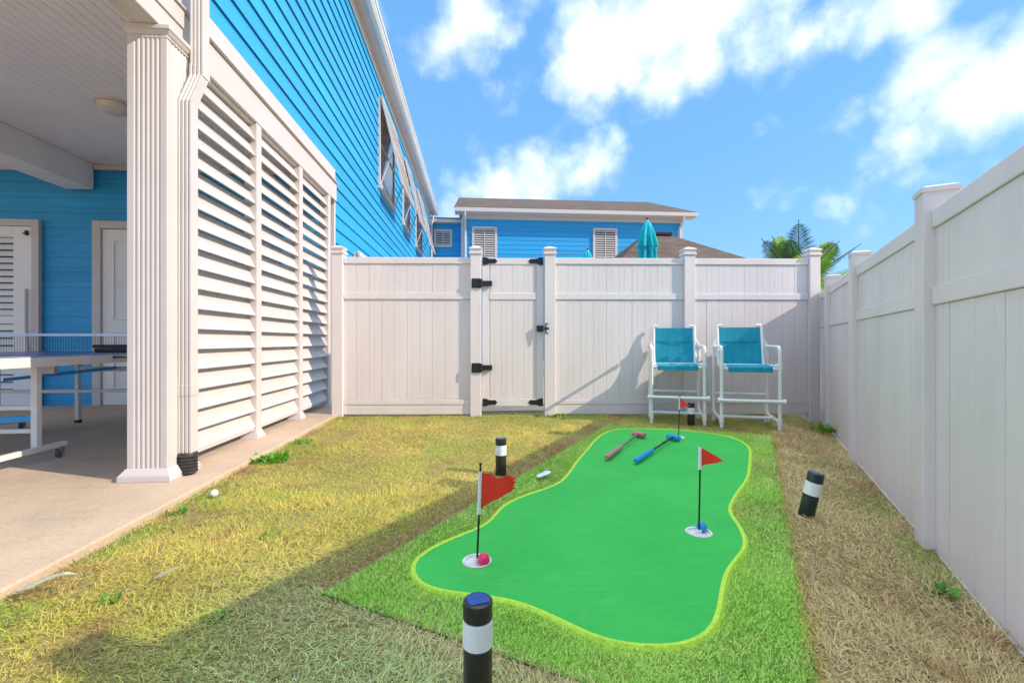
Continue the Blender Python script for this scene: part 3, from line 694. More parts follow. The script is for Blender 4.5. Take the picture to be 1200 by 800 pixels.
# ------------------------------------------------------------------ vinyl fences
def fence_panel(s, x0, x1, z0, z1, bw=.152, gap=.0024):
    """tongue and groove boards: a core sheet with proud boards on both faces"""
    s.box(x0, x1, -.012, .012, z0, z1)
    n = max(1, round((x1-x0)/bw)); w = (x1-x0)/n
    for i in range(n):
        j = random.uniform(-.0012, .0012)
        s.box(x0+i*w+gap/2, x0+(i+1)*w-gap/2, -.019+j, .019+j, z0+.001, z1-.001)
        s.box(x0+(i+.5)*w-.012, x0+(i+.5)*w+.012, -.0198+j, .0198+j, z0+.002, z1-.002)
def stepped_cap(s, x, y, z, w=.0635):
    def fr(h0, h1, za, zb):
        s.add([(x-h0,y-h0,za),(x+h0,y-h0,za),(x+h0,y+h0,za),(x-h0,y+h0,za),(x-h1,y-h1,zb),(x+h1,y-h1,zb),(x+h1,y+h1,zb),(x-h1,y+h1,zb)],
              [(0,3,2,1),(4,5,6,7),(0,1,5,4),(1,2,6,5),(2,3,7,6),(3,0,4,7)])
    fr(w+.012, w+.012, z, z+.03); fr(w-.002, w-.002, z+.0305, z+.045); fr(w+.004, w+.014, z+.0455, z+.062); fr(w+.014, w+.010, z+.0625, z+.075); fr(w+.008, .012, z+.0755, z+.102)
def back_fence(name, label, posts, spans, x0):
    base = BF0 + BFD*x0
    t = thing(name, label, 'fence', (base.x, base.y, 0), BFA, 'white vinyl privacy fences')
    for px in posts:
        s = MB(); s.box(px-.0635, px+.0635, -.0635, .0635, -.1, 1.885); p_ = s.build('post', M['vinyl'], t, (x0,0,0), bevel=.005)
        s = MB(); stepped_cap(s, px, 0, 1.8855); s.build('post_cap', M['vinyl'], p_, (x0,0,0), bevel=.003)
    for a, b_ in spans:
        a += .064; b_ -= .064
        s = MB(); fence_panel(s, a, b_, .19, 1.36); fence_panel(s, a, b_, 1.435, 1.775); s.build('panel', M['vinyl'], t, (x0,0,0))
        for z0, z1 in ((1.776, 1.85), (1.361, 1.434), (.02, .19)):
            s = MB(); s.box(a, b_, -.032, .032, z0, z1)
            if z0 < .1: s.box(a, b_, -.038, .038, .135, .19)
            s.box(a, a+.03, -.036, .036, z0+.002, z1-.002); s.box(b_-.03, b_, -.036, .036, z0+.002, z1-.002)
            s.build('rail', M['vinyl'], t, (x0,0,0), bevel=.005)
    return t
PX = [0.0, 1.597, 2.463, 4.107, 5.597]
back_fence('privacy_fence', 'white vinyl fence section between the louvred screen and the gate', PX[:2], [(PX[0], PX[1])], PX[0])
back_fence('privacy_fence', 'white vinyl back fence behind the two turquoise chairs, right of the gate', PX[2:], [(PX[2], PX[3]), (PX[3], PX[4])], PX[2])
# gate
gb = BF0 + BFD*(PX[1]+.07)
gate = thing('fence_gate', 'white vinyl gate with black hinges and latch', 'gate', (gb.x, gb.y, .0), BFA)
GW = PX[2]-PX[1]-.14
for a, b_ in ((.006, .085), (GW-.085, GW-.006)):
    s = MB(); s.box(a, b_, -.025, .025, .115, 1.845); s.build('stile', M['vinyl'], gate, bevel=.004)
s = MB(); fence_panel(s, .1, GW-.1, .20, 1.36, .14); fence_panel(s, .1, GW-.1, 1.435, 1.775, .14); s.box(.086, .1, -.012, .012, .2, 1.77); s.box(GW-.1, GW-.086, -.012, .012, .2, 1.77)
s.build('panel', M['vinyl'], gate)
for z0, z1 in ((1.772, 1.845), (1.36, 1.436), (.115, .198)):
    s = MB(); s.box(.086, GW-.086, -.028, .028, z0, z1); s.build('rail', M['vinyl'], gate, bevel=.004)
def strap(x, z, sgn):
    s = MB(); pts = [(0,-.045),(.045,-.045),(.07,-.028),(.125,-.026),(.145,-.03),(.175,0),(.145,.03),(.125,.026),(.07,.028),(.045,.045),(0,.045)]
    n_ = len(pts); vs = [(x+sgn*a, -.034, z+b_) for a, b_ in pts] + [(x+sgn*a, -.0285, z+b_) for a, b_ in pts]
    s.add(vs, [tuple(range(n_)), tuple(range(2*n_-1, n_-1, -1))] + [(i, (i+1)%n_, n_+(i+1)%n_, n_+i) for i in range(n_)])
    for a in (.02, .09, .145): s.lathe([(.008, 0), (.006, .004)], (x+sgn*a, -.034, z), 10, axis=(0,-1,0))
    return s
for x, sg in ((.008, 1), (GW-.008, -1)):
    for z in (1.808, .158): strap(x, z, sg).build('corner_bracket', M['black'], gate)
for z in (1.545, .565):
    s = MB(); s.box(-.115, -.02, -.078, -.071, z-.055, z+.055); s.lathe([(.016,-.05),(.016,.05)], (-.004, -.072, z), 14); s.box(.008, .12, -.062, -.0255, z-.03, z+.03); s.box(-.105, -.09, -.084, -.078, z-.045, z+.045)
    for dx in (-.095, -.045):
        for dz in (-.035, .035): s.lathe([(.007, 0), (.005, .004)], (dx, -.078, z+dz), 8, axis=(0,-1,0))
    s.build('hinge', M['black'], gate, bevel=.003)
s = MB(); z = 1.02; s.box(GW-.085, GW-.005, -.06, -.0255, z-.035, z+.035); s.box(GW-.005, GW+.055, -.085, -.075, z-.012, z+.012); s.tube([(GW+.02,-.08,z-.06),(GW+.035,-.085,z-.055),(GW+.05,-.09,z-.06)], .006, 8); s.tube([(GW+.02,-.08,z+.06),(GW+.035,-.085,z+.055),(GW+.05,-.09,z+.06)], .006, 8); s.box(GW+.012, GW+.026, -.085, -.072, z-.062, z+.062)
s.build('latch', M['black'], gate, bevel=.003)
# side fence along the right
def FR(t, d=0.0): return Vector((FR0.x+FRD.x*t+FRN.x*d, FR0.y+FRD.y*t+FRN.y*d))
fa = math.atan2(FRD.y, FRD.x)
sf0 = FR(-3.4)
side = thing('privacy_fence', 'long white vinyl side fence running the right edge of the yard, in shade', 'fence', (sf0.x, sf0.y, 0), fa, 'white vinyl privacy fences')
T = [-3.4, -1.72, 0.0, 1.70, 3.12, 4.62]
for t in T:
    s = MB(); lx = t+3.4; s.box(lx-.0635, lx+.0635, -.0635, .0635, -.2, 1.565); p_ = s.build('post', M['vinyl'], side, bevel=.005)
    s = MB(); s.box(lx-.069, lx+.069, -.069, .069, 1.545, 1.5655); h0, h1 = .069, .045
    s.add([(lx-h0,-h0,1.566),(lx+h0,-h0,1.566),(lx+h0,h0,1.566),(lx-h0,h0,1.566),(lx-h1,-h1,1.578),(lx+h1,-h1,1.578),(lx+h1,h1,1.578),(lx-h1,h1,1.578)], [(0,3,2,1),(4,5,6,7),(0,1,5,4),(1,2,6,5),(2,3,7,6),(3,0,4,7)])
    s.build('post_cap', M['vinyl'], p_)
for a, b_ in zip(T[:-1], T[1:]):
    a += 3.4+.064; b_ += 3.4-.064
    s = MB(); fence_panel(s, a, b_, -.069, 1.033, .16, .0016); fence_panel(s, a, b_, 1.118, 1.378, .16, .0016); s.build('panel', M['vinyl'], side)
    for z0, z1 in ((1.379, 1.462), (1.034, 1.117), (-.15, -.07)):
        s = MB(); s.box(a, b_, -.029, .029, z0, z1); s.box(a, a+.03, -.034, .034, z0+.002, z1-.002); s.box(b_-.03, b_, -.034, .034, z0+.002, z1-.002); s.build('rail', M['vinyl'], side, bevel=.005)

# ------------------------------------------------------------------ houses behind the back fence (house frame)
def louvre_shutter(par, p0, p1, z0, z1, q, off, n, closed=False):
    w = .10
    s = MB(); s.box(p0, p0+w, q-.05, q+.01, z0, z1); s.box(p1-w, p1, q-.05, q+.01, z0, z1); s.box(p0+w, p1-w, q-.05, q+.01, z1-w, z1); s.box(p0+w, p1-w, q-.05, q+.01, z0, z0+w)
    wn = s.build('window', M['trim'], par, off, bevel=.004)
    g = MB(); g.box(p0+w, p1-w, q-.016, q+.004, z0+w, z1-w); g.build('pane_or_backing', M['void'], wn, off)
    s = MB(); dz = (z1-z0-2*w)/n
    for i in range(n):
        zc = z0+w+dz*(i+.5); s.obox(((p0+p1)/2, q-.036, zc), (1,0,0), (0, -.55, -.83), (0, .83, -.55), (p1-p0)/2-w, dz*(.46 if closed else .34), .005)
    s.box((p0+p1)/2-.015, (p0+p1)/2+.015, q-.062, q-.054, z0+w, z1-w)
    s.build('louvres', M['trim'], wn, off)
# pixel columns were turned into metres: wall front at q about 19.3
QB = 19.30; b0, b1 = -.62, 9.0
gh = thing('guest_house', 'azure two storey house with brown gable roof beyond the back fence', 'house', H(b0, QB, 0), TH)
GO = (b0, QB, 0); GE = 6.22
s = MB(); s.box(b0, b1, QB, QB+9, 0, GE); clap_q(s, QB, b0, b1, .1, GE-.02)
for pa in (b0+.01, b1-.01): s.add([(pa, QB, GE), (pa, QB+9, GE), (pa, QB+4.5, GE+1.9)], [(0,1,2)])
s.build('wall', M['blue_far'], gh, GO, fixn=False)
s = MB(); ov = .45; rz = 8.30
for qa, sg in ((QB-ov, 1), (QB+9+ov, -1)):
    s.add([(b0-.28,qa,GE+.14),(b1+.5,qa,GE+.14),(b1+.25,QB+4.5,rz),(b0-.28,QB+4.5,rz),(b0-.28,qa,GE+.19),(b1+.5,qa,GE+.19),(b1+.25,QB+4.5,rz+.05),(b0-.28,QB+4.5,rz+.05)],
          [(0,3,2,1),(4,5,6,7),(0,1,5,4),(1,2,6,5),(2,3,7,6),(3,0,4,7)])
s.build('roof', M['shingle'], gh, GO, uvfn=lambda c, n_: (c.x, (c.y**2+c.z**2)**.5*(1 if c.y < 4.5 else -1)))
s = MB(); s.box(b0-.25, b1+.48, QB-ov-.07, QB-ov+.0, GE, GE+.16); s.box(b0-.26, b1+.46, QB-ov, QB+.01, GE-.01, GE+.012)
s.build('gutter', M['trim'], gh, GO, bevel=.01)
s = MB(); s.box(b0+.0, b1, QB-.03, QB-.001, GE-.18, GE-.012); s.box(b1-.1, b1+.012, QB-.026, QB+.1, .1, GE-.18); s.box(b0-.012, b0+.1, QB-.026, QB+.1, .1, GE-.18); s.build('trim_board', M['trim'], gh, GO)
for pp in (b0+.16, b1-.14):
    s = MB(); s.tube([(pp, QB-.48, GE), (pp, QB-.45, GE-.12), (pp, QB-.08, GE-.42), (pp, QB-.07, .1)], .05, 8); s.build('downspout', M['trim'], gh, GO)
def px2p(x, q):
    r = (x-600)/533.0; Y = q/(CT - r*ST); return r*Y*CT + Y*ST
for xa, xb, za, zt in ((553, 582.5, 3.9, 5.72), (694.5, 723, 3.9, 5.75)):
    louvre_shutter(gh, px2p(xa, QB), px2p(xb, QB), za, zt, QB-.02, GO, 17)
# connecting wing
QC = 19.9; c0, c1 = WP-.02, b0+.02
wing = thing('connecting_wing', 'small azure wing with one louvred window linking the two houses', 'house', H(c0, QC, 0), TH)
CO = (c0, QC, 0)
s = MB(); s.box(c0-4, c1, QC, QC+5, 0, 6.0); clap_q(s, QC, c0, c1, .1, 6.0); s.build('wall', M['blue_far'], wing, CO, fixn=False)
s = MB(); s.box(c0, c1, QC-.3, QC-.22, 5.96, 6.1); s.box(c0, c1, QC-.22, QC, 5.96, 5.98); s.build('gutter', M['trim'], wing, CO)
s = MB(); s.add([(c0,QC-.3,6.105),(c1,QC-.3,6.105),(c1,QC+5,6.6),(c0,QC+5,6.6),(c0,QC-.3,6.16),(c1,QC-.3,6.16),(c1,QC+5,6.66),(c0,QC+5,6.66)], [(0,3,2,1),(4,5,6,7),(0,1,5,4),(1,2,6,5),(2,3,7,6),(3,0,4,7)])
s.build('roof', M['shingle'], wing, CO, uvfn=lambda c, n_: (c.x, c.y))
louvre_shutter(wing, px2p(508.5, QC), px2p(530, QC), 4.95, 5.72, QC-.02, CO, 6)

# pavilion roof
pav = thing('pavilion', 'garden pavilion with brown hipped shingle roof behind the back fence', 'pavilion', (3.6, 11.3, 0), TH)
s = MB(); e0 = 2.62; ex, ey = 1.42, 1.55; rx = .33; pk = 3.52
V_ = [(-ex-.0,-ey,e0),(ex+.15,-ey,e0),(ex+.15,ey,e0),(-ex,ey,e0),(-rx,0,pk),(rx,0,pk)]
s.add(V_, [(0,1,5,4),(1,2,5),(2,3,4,5),(3,0,4)]); s.add([(x,y,z-.06) for x,y,z in V_[:4]], [(3,2,1,0)]); s.add(V_[:4]+[(x,y,z-.06) for x,y,z in V_[:4]], [(0,4,5,1),(1,5,6,2),(2,6,7,3),(3,7,4,0)])
s.build('roof', M['shingle'], pav, uvfn=lambda c, n_: ((c.x if abs(n_.y) > abs(n_.x) else c.y), c.z*2.1))
s = MB(); s.box(-rx-.02, rx+.02, -.12, .12, pk-.03, pk+.05); s.build('ridge_vent', M['black'], pav, bevel=.01)
for sx in (-1.25, 1.35):
    for sy in (-1.35, 1.35):
        s = MB(); s.box(sx-.08, sx+.08, sy-.08, sy+.08, 0, e0-.07); s.build('post', M['trim'], pav)

# closed patio umbrellas
def umbrella(x, y, label, zt):
    t = thing('patio_umbrella', label, 'umbrella', (x, y, .02), random.uniform(0, 1), 'closed turquoise umbrellas behind the fence')
    s = MB(); nf = 8; n = nf*8; rings = []
    prof = [(zt-.02, .02), (zt-.06, .05), (zt-.2, .09), (zt-.42, .125), (zt-.44, .10), (zt-.7, .125), (zt-1.0, .155), (zt-1.3, .185), (zt-1.6, .21)]
    vs = []
    for k, (z, r) in enumerate(prof):
        for i in range(n):
            a = 2*math.pi*i/n; f = math.cos(a*nf+.35*math.sin(3*a+k*.2)); d = 1.3*r*(.80 + .26*f*min(1, k/3)) + .012*math.sin(5*a+k*1.3)*(k/8)
            vs.append((d*math.cos(a+.1*k/8), d*math.sin(a+.1*k/8), z + (.02*math.sin(a*nf) if k == len(prof)-1 else 0)))
    fs = [(k*n+i, k*n+(i+1)%n, (k+1)*n+(i+1)%n, (k+1)*n+i) for k in range(len(prof)-1) for i in range(n)] + [tuple(range(n))]
    s.add(vs, fs); s.build('canopy', M['canopy'], t, smooth=True)
    s = MB(); s.tube([(0,0,.05), (0,0,zt)], .02, 10); s.build('pole', M['tabletrim'], t)
    s = MB(); s.sphere((0,0,zt+.01), .025); s.build('finial', M['black'], t)
    s = MB(); s.lathe([(.25,0),(.25,.05),(.05,.08),(.04,.2)], n=20); s.build('base', M['black'], t)
umbrella(2.06, 6.92, 'taller closed turquoise patio umbrella in front of the shingled pavilion', 2.70)
umbrella(1.50, 9.0, 'smaller distant closed turquoise umbrella left of the second shuttered window', 2.66)

# ------------------------------------------------------------------ palm
palm = thing('palm_tree', 'young palm with yellow-green and dark fronds behind the fence corner', 'tree', (5.68, 9.0, -.05))
s = MB(); s.tube([(0,0,0), (.03,0,.6), (.0,.02,1.4), (.02,0,2.05)], [.16,.13,.11,.09], 12); s.build('trunk', M['bark'], palm)
def frond(az, el, length, droop, mt, width=.34, roll=0.0, nl=34):
    s = MB(); d = Vector((math.cos(az)*math.cos(el), math.sin(az)*math.cos(el), math.sin(el))); p_ = Vector((0,0,1.95)); pts = [p_.copy()]; N_ = 16; dirs = []
    for i in range(N_):
        d = (d + Vector((0,0,-droop/N_))).normalized(); p_ = p_ + d*length/N_; pts.append(p_.copy()); dirs.append(d.copy())
    dirs.append(d)
    s.tube(pts, [.016*(1-.8*i/N_)+.003 for i in range(N_+1)], 6)
    side0 = d.cross(Vector((-.53, -.85, .0))).normalized(); side0 = Matrix.Rotation(roll, 3, Vector((math.cos(az)*math.cos(el), math.sin(az)*math.cos(el), math.sin(el)))) @ side0
    for k in range(nl):
        t = .15 + .84*k/(nl-1); fi = t*N_; i = min(int(fi), N_-1); q_ = pts[i].lerp(pts[i+1], fi-i); dd = dirs[i]
        L_ = width*(math.sin(math.pi*min(1, .12+.95*t))**.6)*random.uniform(.88, 1.08)
        upv = side0.cross(dd).normalized()
        for sg in (-1, 1):
            tip = q_ + (side0*sg*.80 + dd*.62 + upv*random.uniform(.05, .25))*L_ + Vector((0,0,-.22*L_))
            mid = q_.lerp(tip, .5) + Vector((0,0,.05*L_)); w = dd*(.014)
            s.add([q_-w*.6, q_+w*.6, mid+w, mid-w, tip], [(0,1,2,3), (3,2,4)])
    return s.build('frond', mt, palm, fixn=False)
# viewed from the yard: az 180 is to the left, 0 to the right
for az, el, ln, dr, mt, w_, ro in ((150, 74, 1.22, .2, 'frondY', .36, .25), (172, 62, 1.25, .4, 'frondD', .34, .4), (60, 82, 1.45, .1, 'frondD', .42, -.25), (4, 40, 1.6, .2, 'frondD', .14, 1.35), (-15, 26, 1.45, .6, 'frondM', .34, .5),
                       (180, 36, 1.25, .7, 'frondD', .24, .7), (200, 70, 1.1, .4, 'frondM', .38, -.6), (-10, 66, 1.15, .6, 'frondY', .36, .5), (30, 22, 1.5, .5, 'frondM', .36, -.3), (100, 45, 1.3, .7, 'frondM', .36, .2), (250, 50, 1.1, .8, 'frondY', .36, .1), (300, 60, 1.1, .6, 'frondM', .36, .2), (-40, 15, 1.3, .5, 'frondY', .36, .1), (130, 70, 1.25, .3, 'frondM', .4, -.7), (-5, 6, 1.5, .3, 'frondM', .34, .6), (225, 62, 1.15, .4, 'frondD', .38, -.5)):
    frond(R(az), R(el), ln, dr, M[mt], w_, ro)

# ------------------------------------------------------------------ high chairs
def arcpts(a, b_, c, r=.05, n=5):
    a, b_, c = Vector(a), Vector(b_), Vector(c); u, v = (a-b_).normalized(), (c-b_).normalized(); p0, p1 = b_+u*r, b_+v*r
    return [(p0*(1-t)**2 + b_*2*t*(1-t) + p1*t*t) for t in [i/(n-1) for i in range(n)]]
def high_chair(x, y, rz, label, dz=0.0):
    t = thing('high_chair', label, 'chair', (x, y, dz), rz, 'white tube framed high chairs with turquoise slings')
    r = .017; W = .262; yf, yr = -.235, .225; za = .815
    for sx in (-1, 1):
        X = sx*W
        s = MB(); s.tube([(X, yf, 0), (X, yf, .3)] + [(X, yf, .6)] + arcpts((X, yf, .6), (X, yf, za), (X, yr, za), .06) + [(X, yr-.03, za)], r); s.lathe([(.0225,-.03),(.0225,.03)], (X, yf, .63), 14); s.lathe([(.0225,-.03),(.0225,.03)], (X, yf, .085), 14); s.lathe([(.0222,-.022),(.0222,.022)], (X, yr-.055, za), 14, axis=(0,1,0)); s.build('front_leg', M['pvc'], t, smooth=True)
        s = MB(); s.tube([(X, yr, 0), (X, yr, za+.03)], r); s.lathe([(.0225,-.03),(.0225,.03)], (X, yr, .30), 14); s.lathe([(.0225,-.03),(.0225,.03)], (X, yr, .72), 14); s.lathe([(.0225,0),(.0225,.045)], (X, yr, 0), 14); s.lathe([(.024,-.03),(.024,.03)], (X, yr, za), 14, axis=(0,0,1)); s.build('rear_leg', M['pvc'], t, smooth=True)
        s = MB(); s.tube([(X, yr, .16)] + arcpts((X, yr, .16), (X, yr-.02, .10), (X, 0, .085), .04) + [(X, -.06, .085)] + arcpts((X, -.06, .085), (X, yf+.04, .085), (X, yf, .04), .03), r); s.build('side_rail', M['pvc'], t, smooth=True)
        xu = sx*.222
        s = MB(); s.tube([(xu, .17, .60), (xu, .215, .75), (xu, .268, 1.02)], r*.95); s.tube([(xu, .268, 1.02)] + arcpts((xu,.268,1.02), (xu,.273,1.045), (xu-sx*.06,.273,1.045), .018) + [(xu-sx*.05, .273, 1.045)], r*.9); s.tube([(xu, .205, .72), (X, yr, .72)], r*.8); s.tube([(xu, .24, .905), (X-sx*.004, yr+.005, .845)], r*.6, 8); s.build('back_upright', M['pvc'], t, smooth=True)
        s = MB(); s.tube([(sx*.222, -.20, .628), (sx*.222, .19, .615)], r*.9); s.tube([(sx*.222, -.215, .63), (X, yf, .63)], r); s.build('seat_rail', M['pvc'], t, smooth=True)
    s = MB(); s.tube([(-W-.03, yf-.036, .285), (W+.03, yf-.036, .285)], r); s.lathe([(.025,-.012),(.025,.012)], (W+.03, yf-.036, .285), 14, axis=(1,0,0)); s.lathe([(.025,-.012),(.025,.012)], (-W-.03, yf-.036, .285), 14, axis=(1,0,0)); s.build('footrest', M['pvc'], t, smooth=True)
    s = MB(); s.tube([(-W, yr, .30), (W, yr, .30)], r); s.build('rear_stretcher', M['pvc'], t, smooth=True)
    s = MB(); s.tube([(-W, 0, .085), (W, 0, .085)], r); s.build('floor_stretcher', M['pvc'], t, smooth=True)
    s = MB(); s.tube([(-W, yf+.012, .60), (W, yf+.012, .60)], r*.9); s.build('seat_crossbar', M['pvc'], t, smooth=True)
    s = MB(); s.tube([(-.222, .19, .615), (.222, .19, .615)], r*.9); s.build('seat_crossbar', M['pvc'], t, smooth=True)
    # slings with real thickness
    def sling(path, w0, w1, th=.004, sag=.012):
        s = MB(); n = len(path); nx = 8; top = []; bot = []
        for k, (yy, zz_) in enumerate(path):
            w = w0+(w1-w0)*k/(n-1)
            a = Vector(path[min(k+1,n-1)])-Vector(path[max(k-1,0)]); nn = Vector((-a.y, a.x)).normalized()
            for i in range(nx+1):
                u = i/nx*2-1; sg = sag*(1-u*u)*math.sin(math.pi*k/(n-1))
                top.append((u*w, yy-nn.x*sg, zz_-nn.y*sg)); bot.append((u*w, yy-nn.x*(sg+th), zz_-nn.y*(sg+th)))
        m_ = nx+1; off = n*m_; fs = []
        for k in range(n-1):
            for i in range(nx):
                a = k*m_+i; fs += [(a, a+1, a+m_+1, a+m_), (off+a, off+a+m_, off+a+m_+1, off+a+1)]
            fs += [(k*m_, (k+1)*m_, off+(k+1)*m_, off+k*m_), (k*m_+nx, off+k*m_+nx, off+(k+1)*m_+nx, (k+1)*m_+nx)]
        fs += [tuple(range(nx, -1, -1)) + tuple(off+i for i in range(nx+1)), tuple((n-1)*m_+i for i in range(nx+1)) + tuple(off+(n-1)*m_+i for i in range(nx, -1, -1))]
        s.add(top+bot, fs); return s
    bk = [(.178+.09*((k/10)**1.1), .60+.425*k/10) for k in range(11)]
    so = sling(bk, .205, .213); o = so.build('back_sling', M['sling'], t, smooth=True)
    sm = MB(); sm.box(-.21, .21, .232, .2365, .866, .872); sm.build('seam', M['sling'], o)
    st = [(.18-.38*k/8, .622+.012*math.sin(k/8*3)) for k in range(9)] + [(-.225, .628), (-.243, .612), (-.243, .565)]
    sling(st[::-1], .20, .205).build('seat_sling', M['sling'], t, smooth=True)
    return t
high_chair(1.80, 5.0, R(-15), 'left high chair, its turquoise back half in sun, behind the small flag')
high_chair(2.42, 4.73, R(-15), 'right high chair, its turquoise back mostly in shade, by the fence corner')

# ------------------------------------------------------------------ putting mat
MC = sum(MAT, Vector((0,0)))/4
putt = thing('putting_mat', 'bright green putting mat with lime turf fringe and three holes', 'putting mat', (MC.x, MC.y, 0))
MO = (MC.x, MC.y, 0)
OUT = [(0.61,3.613),(0.492,3.321),(0.389,2.99),(0.313,2.788),(0.231,2.674),(0.116,2.57),(0.009,2.456),(-0.052,2.35),(-0.083,2.223),(-0.113,2.137),(-0.163,2.07),(-0.24,1.995),(-0.317,1.903),(-0.361,1.828),(-0.377,1.77),(-0.372,1.714),(-0.348,1.654),(-0.313,1.606),(-0.263,1.58),(-0.179,1.556),(-0.087,1.541),(0.0,1.518),(0.05,1.488),(0.098,1.452),(0.158,1.405),(0.213,1.354),(0.266,1.313),(0.32,1.293),(0.391,1.285),(0.449,1.285),(0.514,1.306),(0.574,1.342),(0.622,1.398),(0.671,1.481),(0.729,1.59),(0.793,1.697),(0.88,1.798),(0.95,1.876),(1.003,1.961),(1.044,2.085),(1.069,2.199),(1.089,2.3),(1.17,2.438),(1.306,2.629),(1.446,2.814),(1.569,3.024),(1.732,3.324),(1.895,3.624),(1.959,3.83),(1.967,4.063),(1.871,4.234),(1.674,4.373),(1.438,4.442),(1.22,4.468),(1.027,4.45),(0.907,4.323),(0.734,3.981)]
def smooth_loop(P, n):
    P = np.array(P)
    for _ in range(2):
        Q = .75*P + .25*np.roll(P, -1, 0); Rr = .25*P + .75*np.roll(P, -1, 0); P = np.stack([Q, Rr], 1).reshape(-1, 2)
    d = np.r_[0, np.cumsum(np.hypot(*(np.roll(P, -1, 0)-P).T))]; PP = np.vstack([P, P[:1]])
    s_ = np.linspace(0, d[-1], n, endpoint=False); return np.stack([np.interp(s_, d, PP[:,0]), np.interp(s_, d, PP[:,1])], 1)
LOOP = smooth_loop(OUT, 260)
for _ in range(3): LOOP = .5*LOOP + .25*np.roll(LOOP, 1, 0) + .25*np.roll(LOOP, -1, 0)
tg = np.roll(LOOP, -1, 0) - np.roll(LOOP, 1, 0); tg /= np.hypot(tg[:,0], tg[:,1])[:,None]
area = np.sum(LOOP[:,0]*np.roll(LOOP[:,1], -1) - np.roll(LOOP[:,0], -1)*LOOP[:,1])
nrm = np.stack([tg[:,1], -tg[:,0]], 1)*(1 if area > 0 else -1)          # outward
def inside(x, y, poly):
    c = np.zeros(x.shape, bool); n = len(poly)
    for i in range(n):
        x0, y0 = poly[i]; x1, y1 = poly[(i+1) % n]
        if y0 == y1: continue
        c ^= ((y0 > y) != (y1 > y)) & (x < (x1-x0)*(y-y0)/(y1-y0) + x0)
    return c
def matz(x, y): return .012 + .006*(fbm(np.asarray(x)*2.3+5, np.asarray(y)*2.3+5)-.5)
HOLES = [(-.137, 1.783), (.842, 2.05), (1.493, 4.08)]
HR = .052
def rect_ring():
    s = MB(); s.prism([(v.x, v.y) for v in MAT][::-1], -.012, .005); return s
rect_ring().build('mat_backing', M['matbase'], putt, MO)
# collar ring
co = LOOP + nrm*.013
s = MB(); n = len(LOOP)
zc = [float(matz(a, b_)) for a, b_ in LOOP]
vs = [(LOOP[i,0]-nrm[i,0]*.002, LOOP[i,1]-nrm[i,1]*.002, zc[i]+.001) for i in range(n)] + [(LOOP[i,0]+nrm[i,0]*.010, LOOP[i,1]+nrm[i,1]*.010, zc[i]+.005) for i in range(n)] + [(co[i,0], co[i,1], zc[i]+.004) for i in range(n)] + [(co[i,0]+nrm[i,0]*.008, co[i,1]+nrm[i,1]*.008, .004) for i in range(n)]
s.add(vs, [(k*n+i, k*n+(i+1)%n, (k+1)*n+(i+1)%n, (k+1)*n+i) for k in range(3) for i in range(n)])
s.build('collar', M['collar'], putt, MO, smooth=True)
# putting surface: fine triangulated sheet with real holes
def surface():
    bm = bmesh.new()
    from mathutils.geometry import delaunay_2d_cdt
    pts = [Vector((a, b_)) for a, b_ in LOOP]; edges = [(i, (i+1) % n) for i in range(n)]
    gx, gy = np.meshgrid(np.arange(-.4, 2.0, .06), np.arange(1.25, 4.5, .06)); gx = gx.ravel() + rng.uniform(-.012, .012, gx.size); gy = gy.ravel() + rng.uniform(-.012, .012, gy.size)
    k = inside(gx, gy, LOOP-nrm*.03)
    for hx, hy in HOLES: k &= np.hypot(gx-hx, gy-hy) > HR+.02
    for hx, hy in HOLES:
        st = len(pts); pts += [Vector((hx+HR*math.cos(a), hy+HR*math.sin(a))) for a in np.linspace(0, 2*math.pi, 24, endpoint=False)]; edges += [(st+i, st+(i+1) % 24) for i in range(24)]
    pts += [Vector((a, b_)) for a, b_ in zip(gx[k], gy[k])]
    V2, E2, F2, *_ = delaunay_2d_cdt(pts, edges, [], 1, 1e-5)
    s = MB(); keep = []
    for f in F2:
        c = sum((V2[i] for i in f), Vector((0,0)))/len(f)
        if all((c.x-hx)**2+(c.y-hy)**2 > (HR*.99)**2 for hx, hy in HOLES): keep.append(tuple(f))
    s.add([(v.x, v.y, float(matz(v.x, v.y))) for v in V2], keep)
    return s.build('putting_surface', M['green'], putt, MO, smooth=True)
surface()
for hx, hy in HOLES:
    z = float(matz(hx, hy)); s = MB()
    s.lathe([(HR+.006, z+.001), (HR+.004, z+.0035), (HR-.004, z+.002), (HR-.007, z-.0045), (.012, z-.0045), (.012, z+.012), (.003, z+.012)], (hx, hy, 0), 32, cap=False)
    s.build('hole_cup', M['cup'], putt, MO, smooth=True)
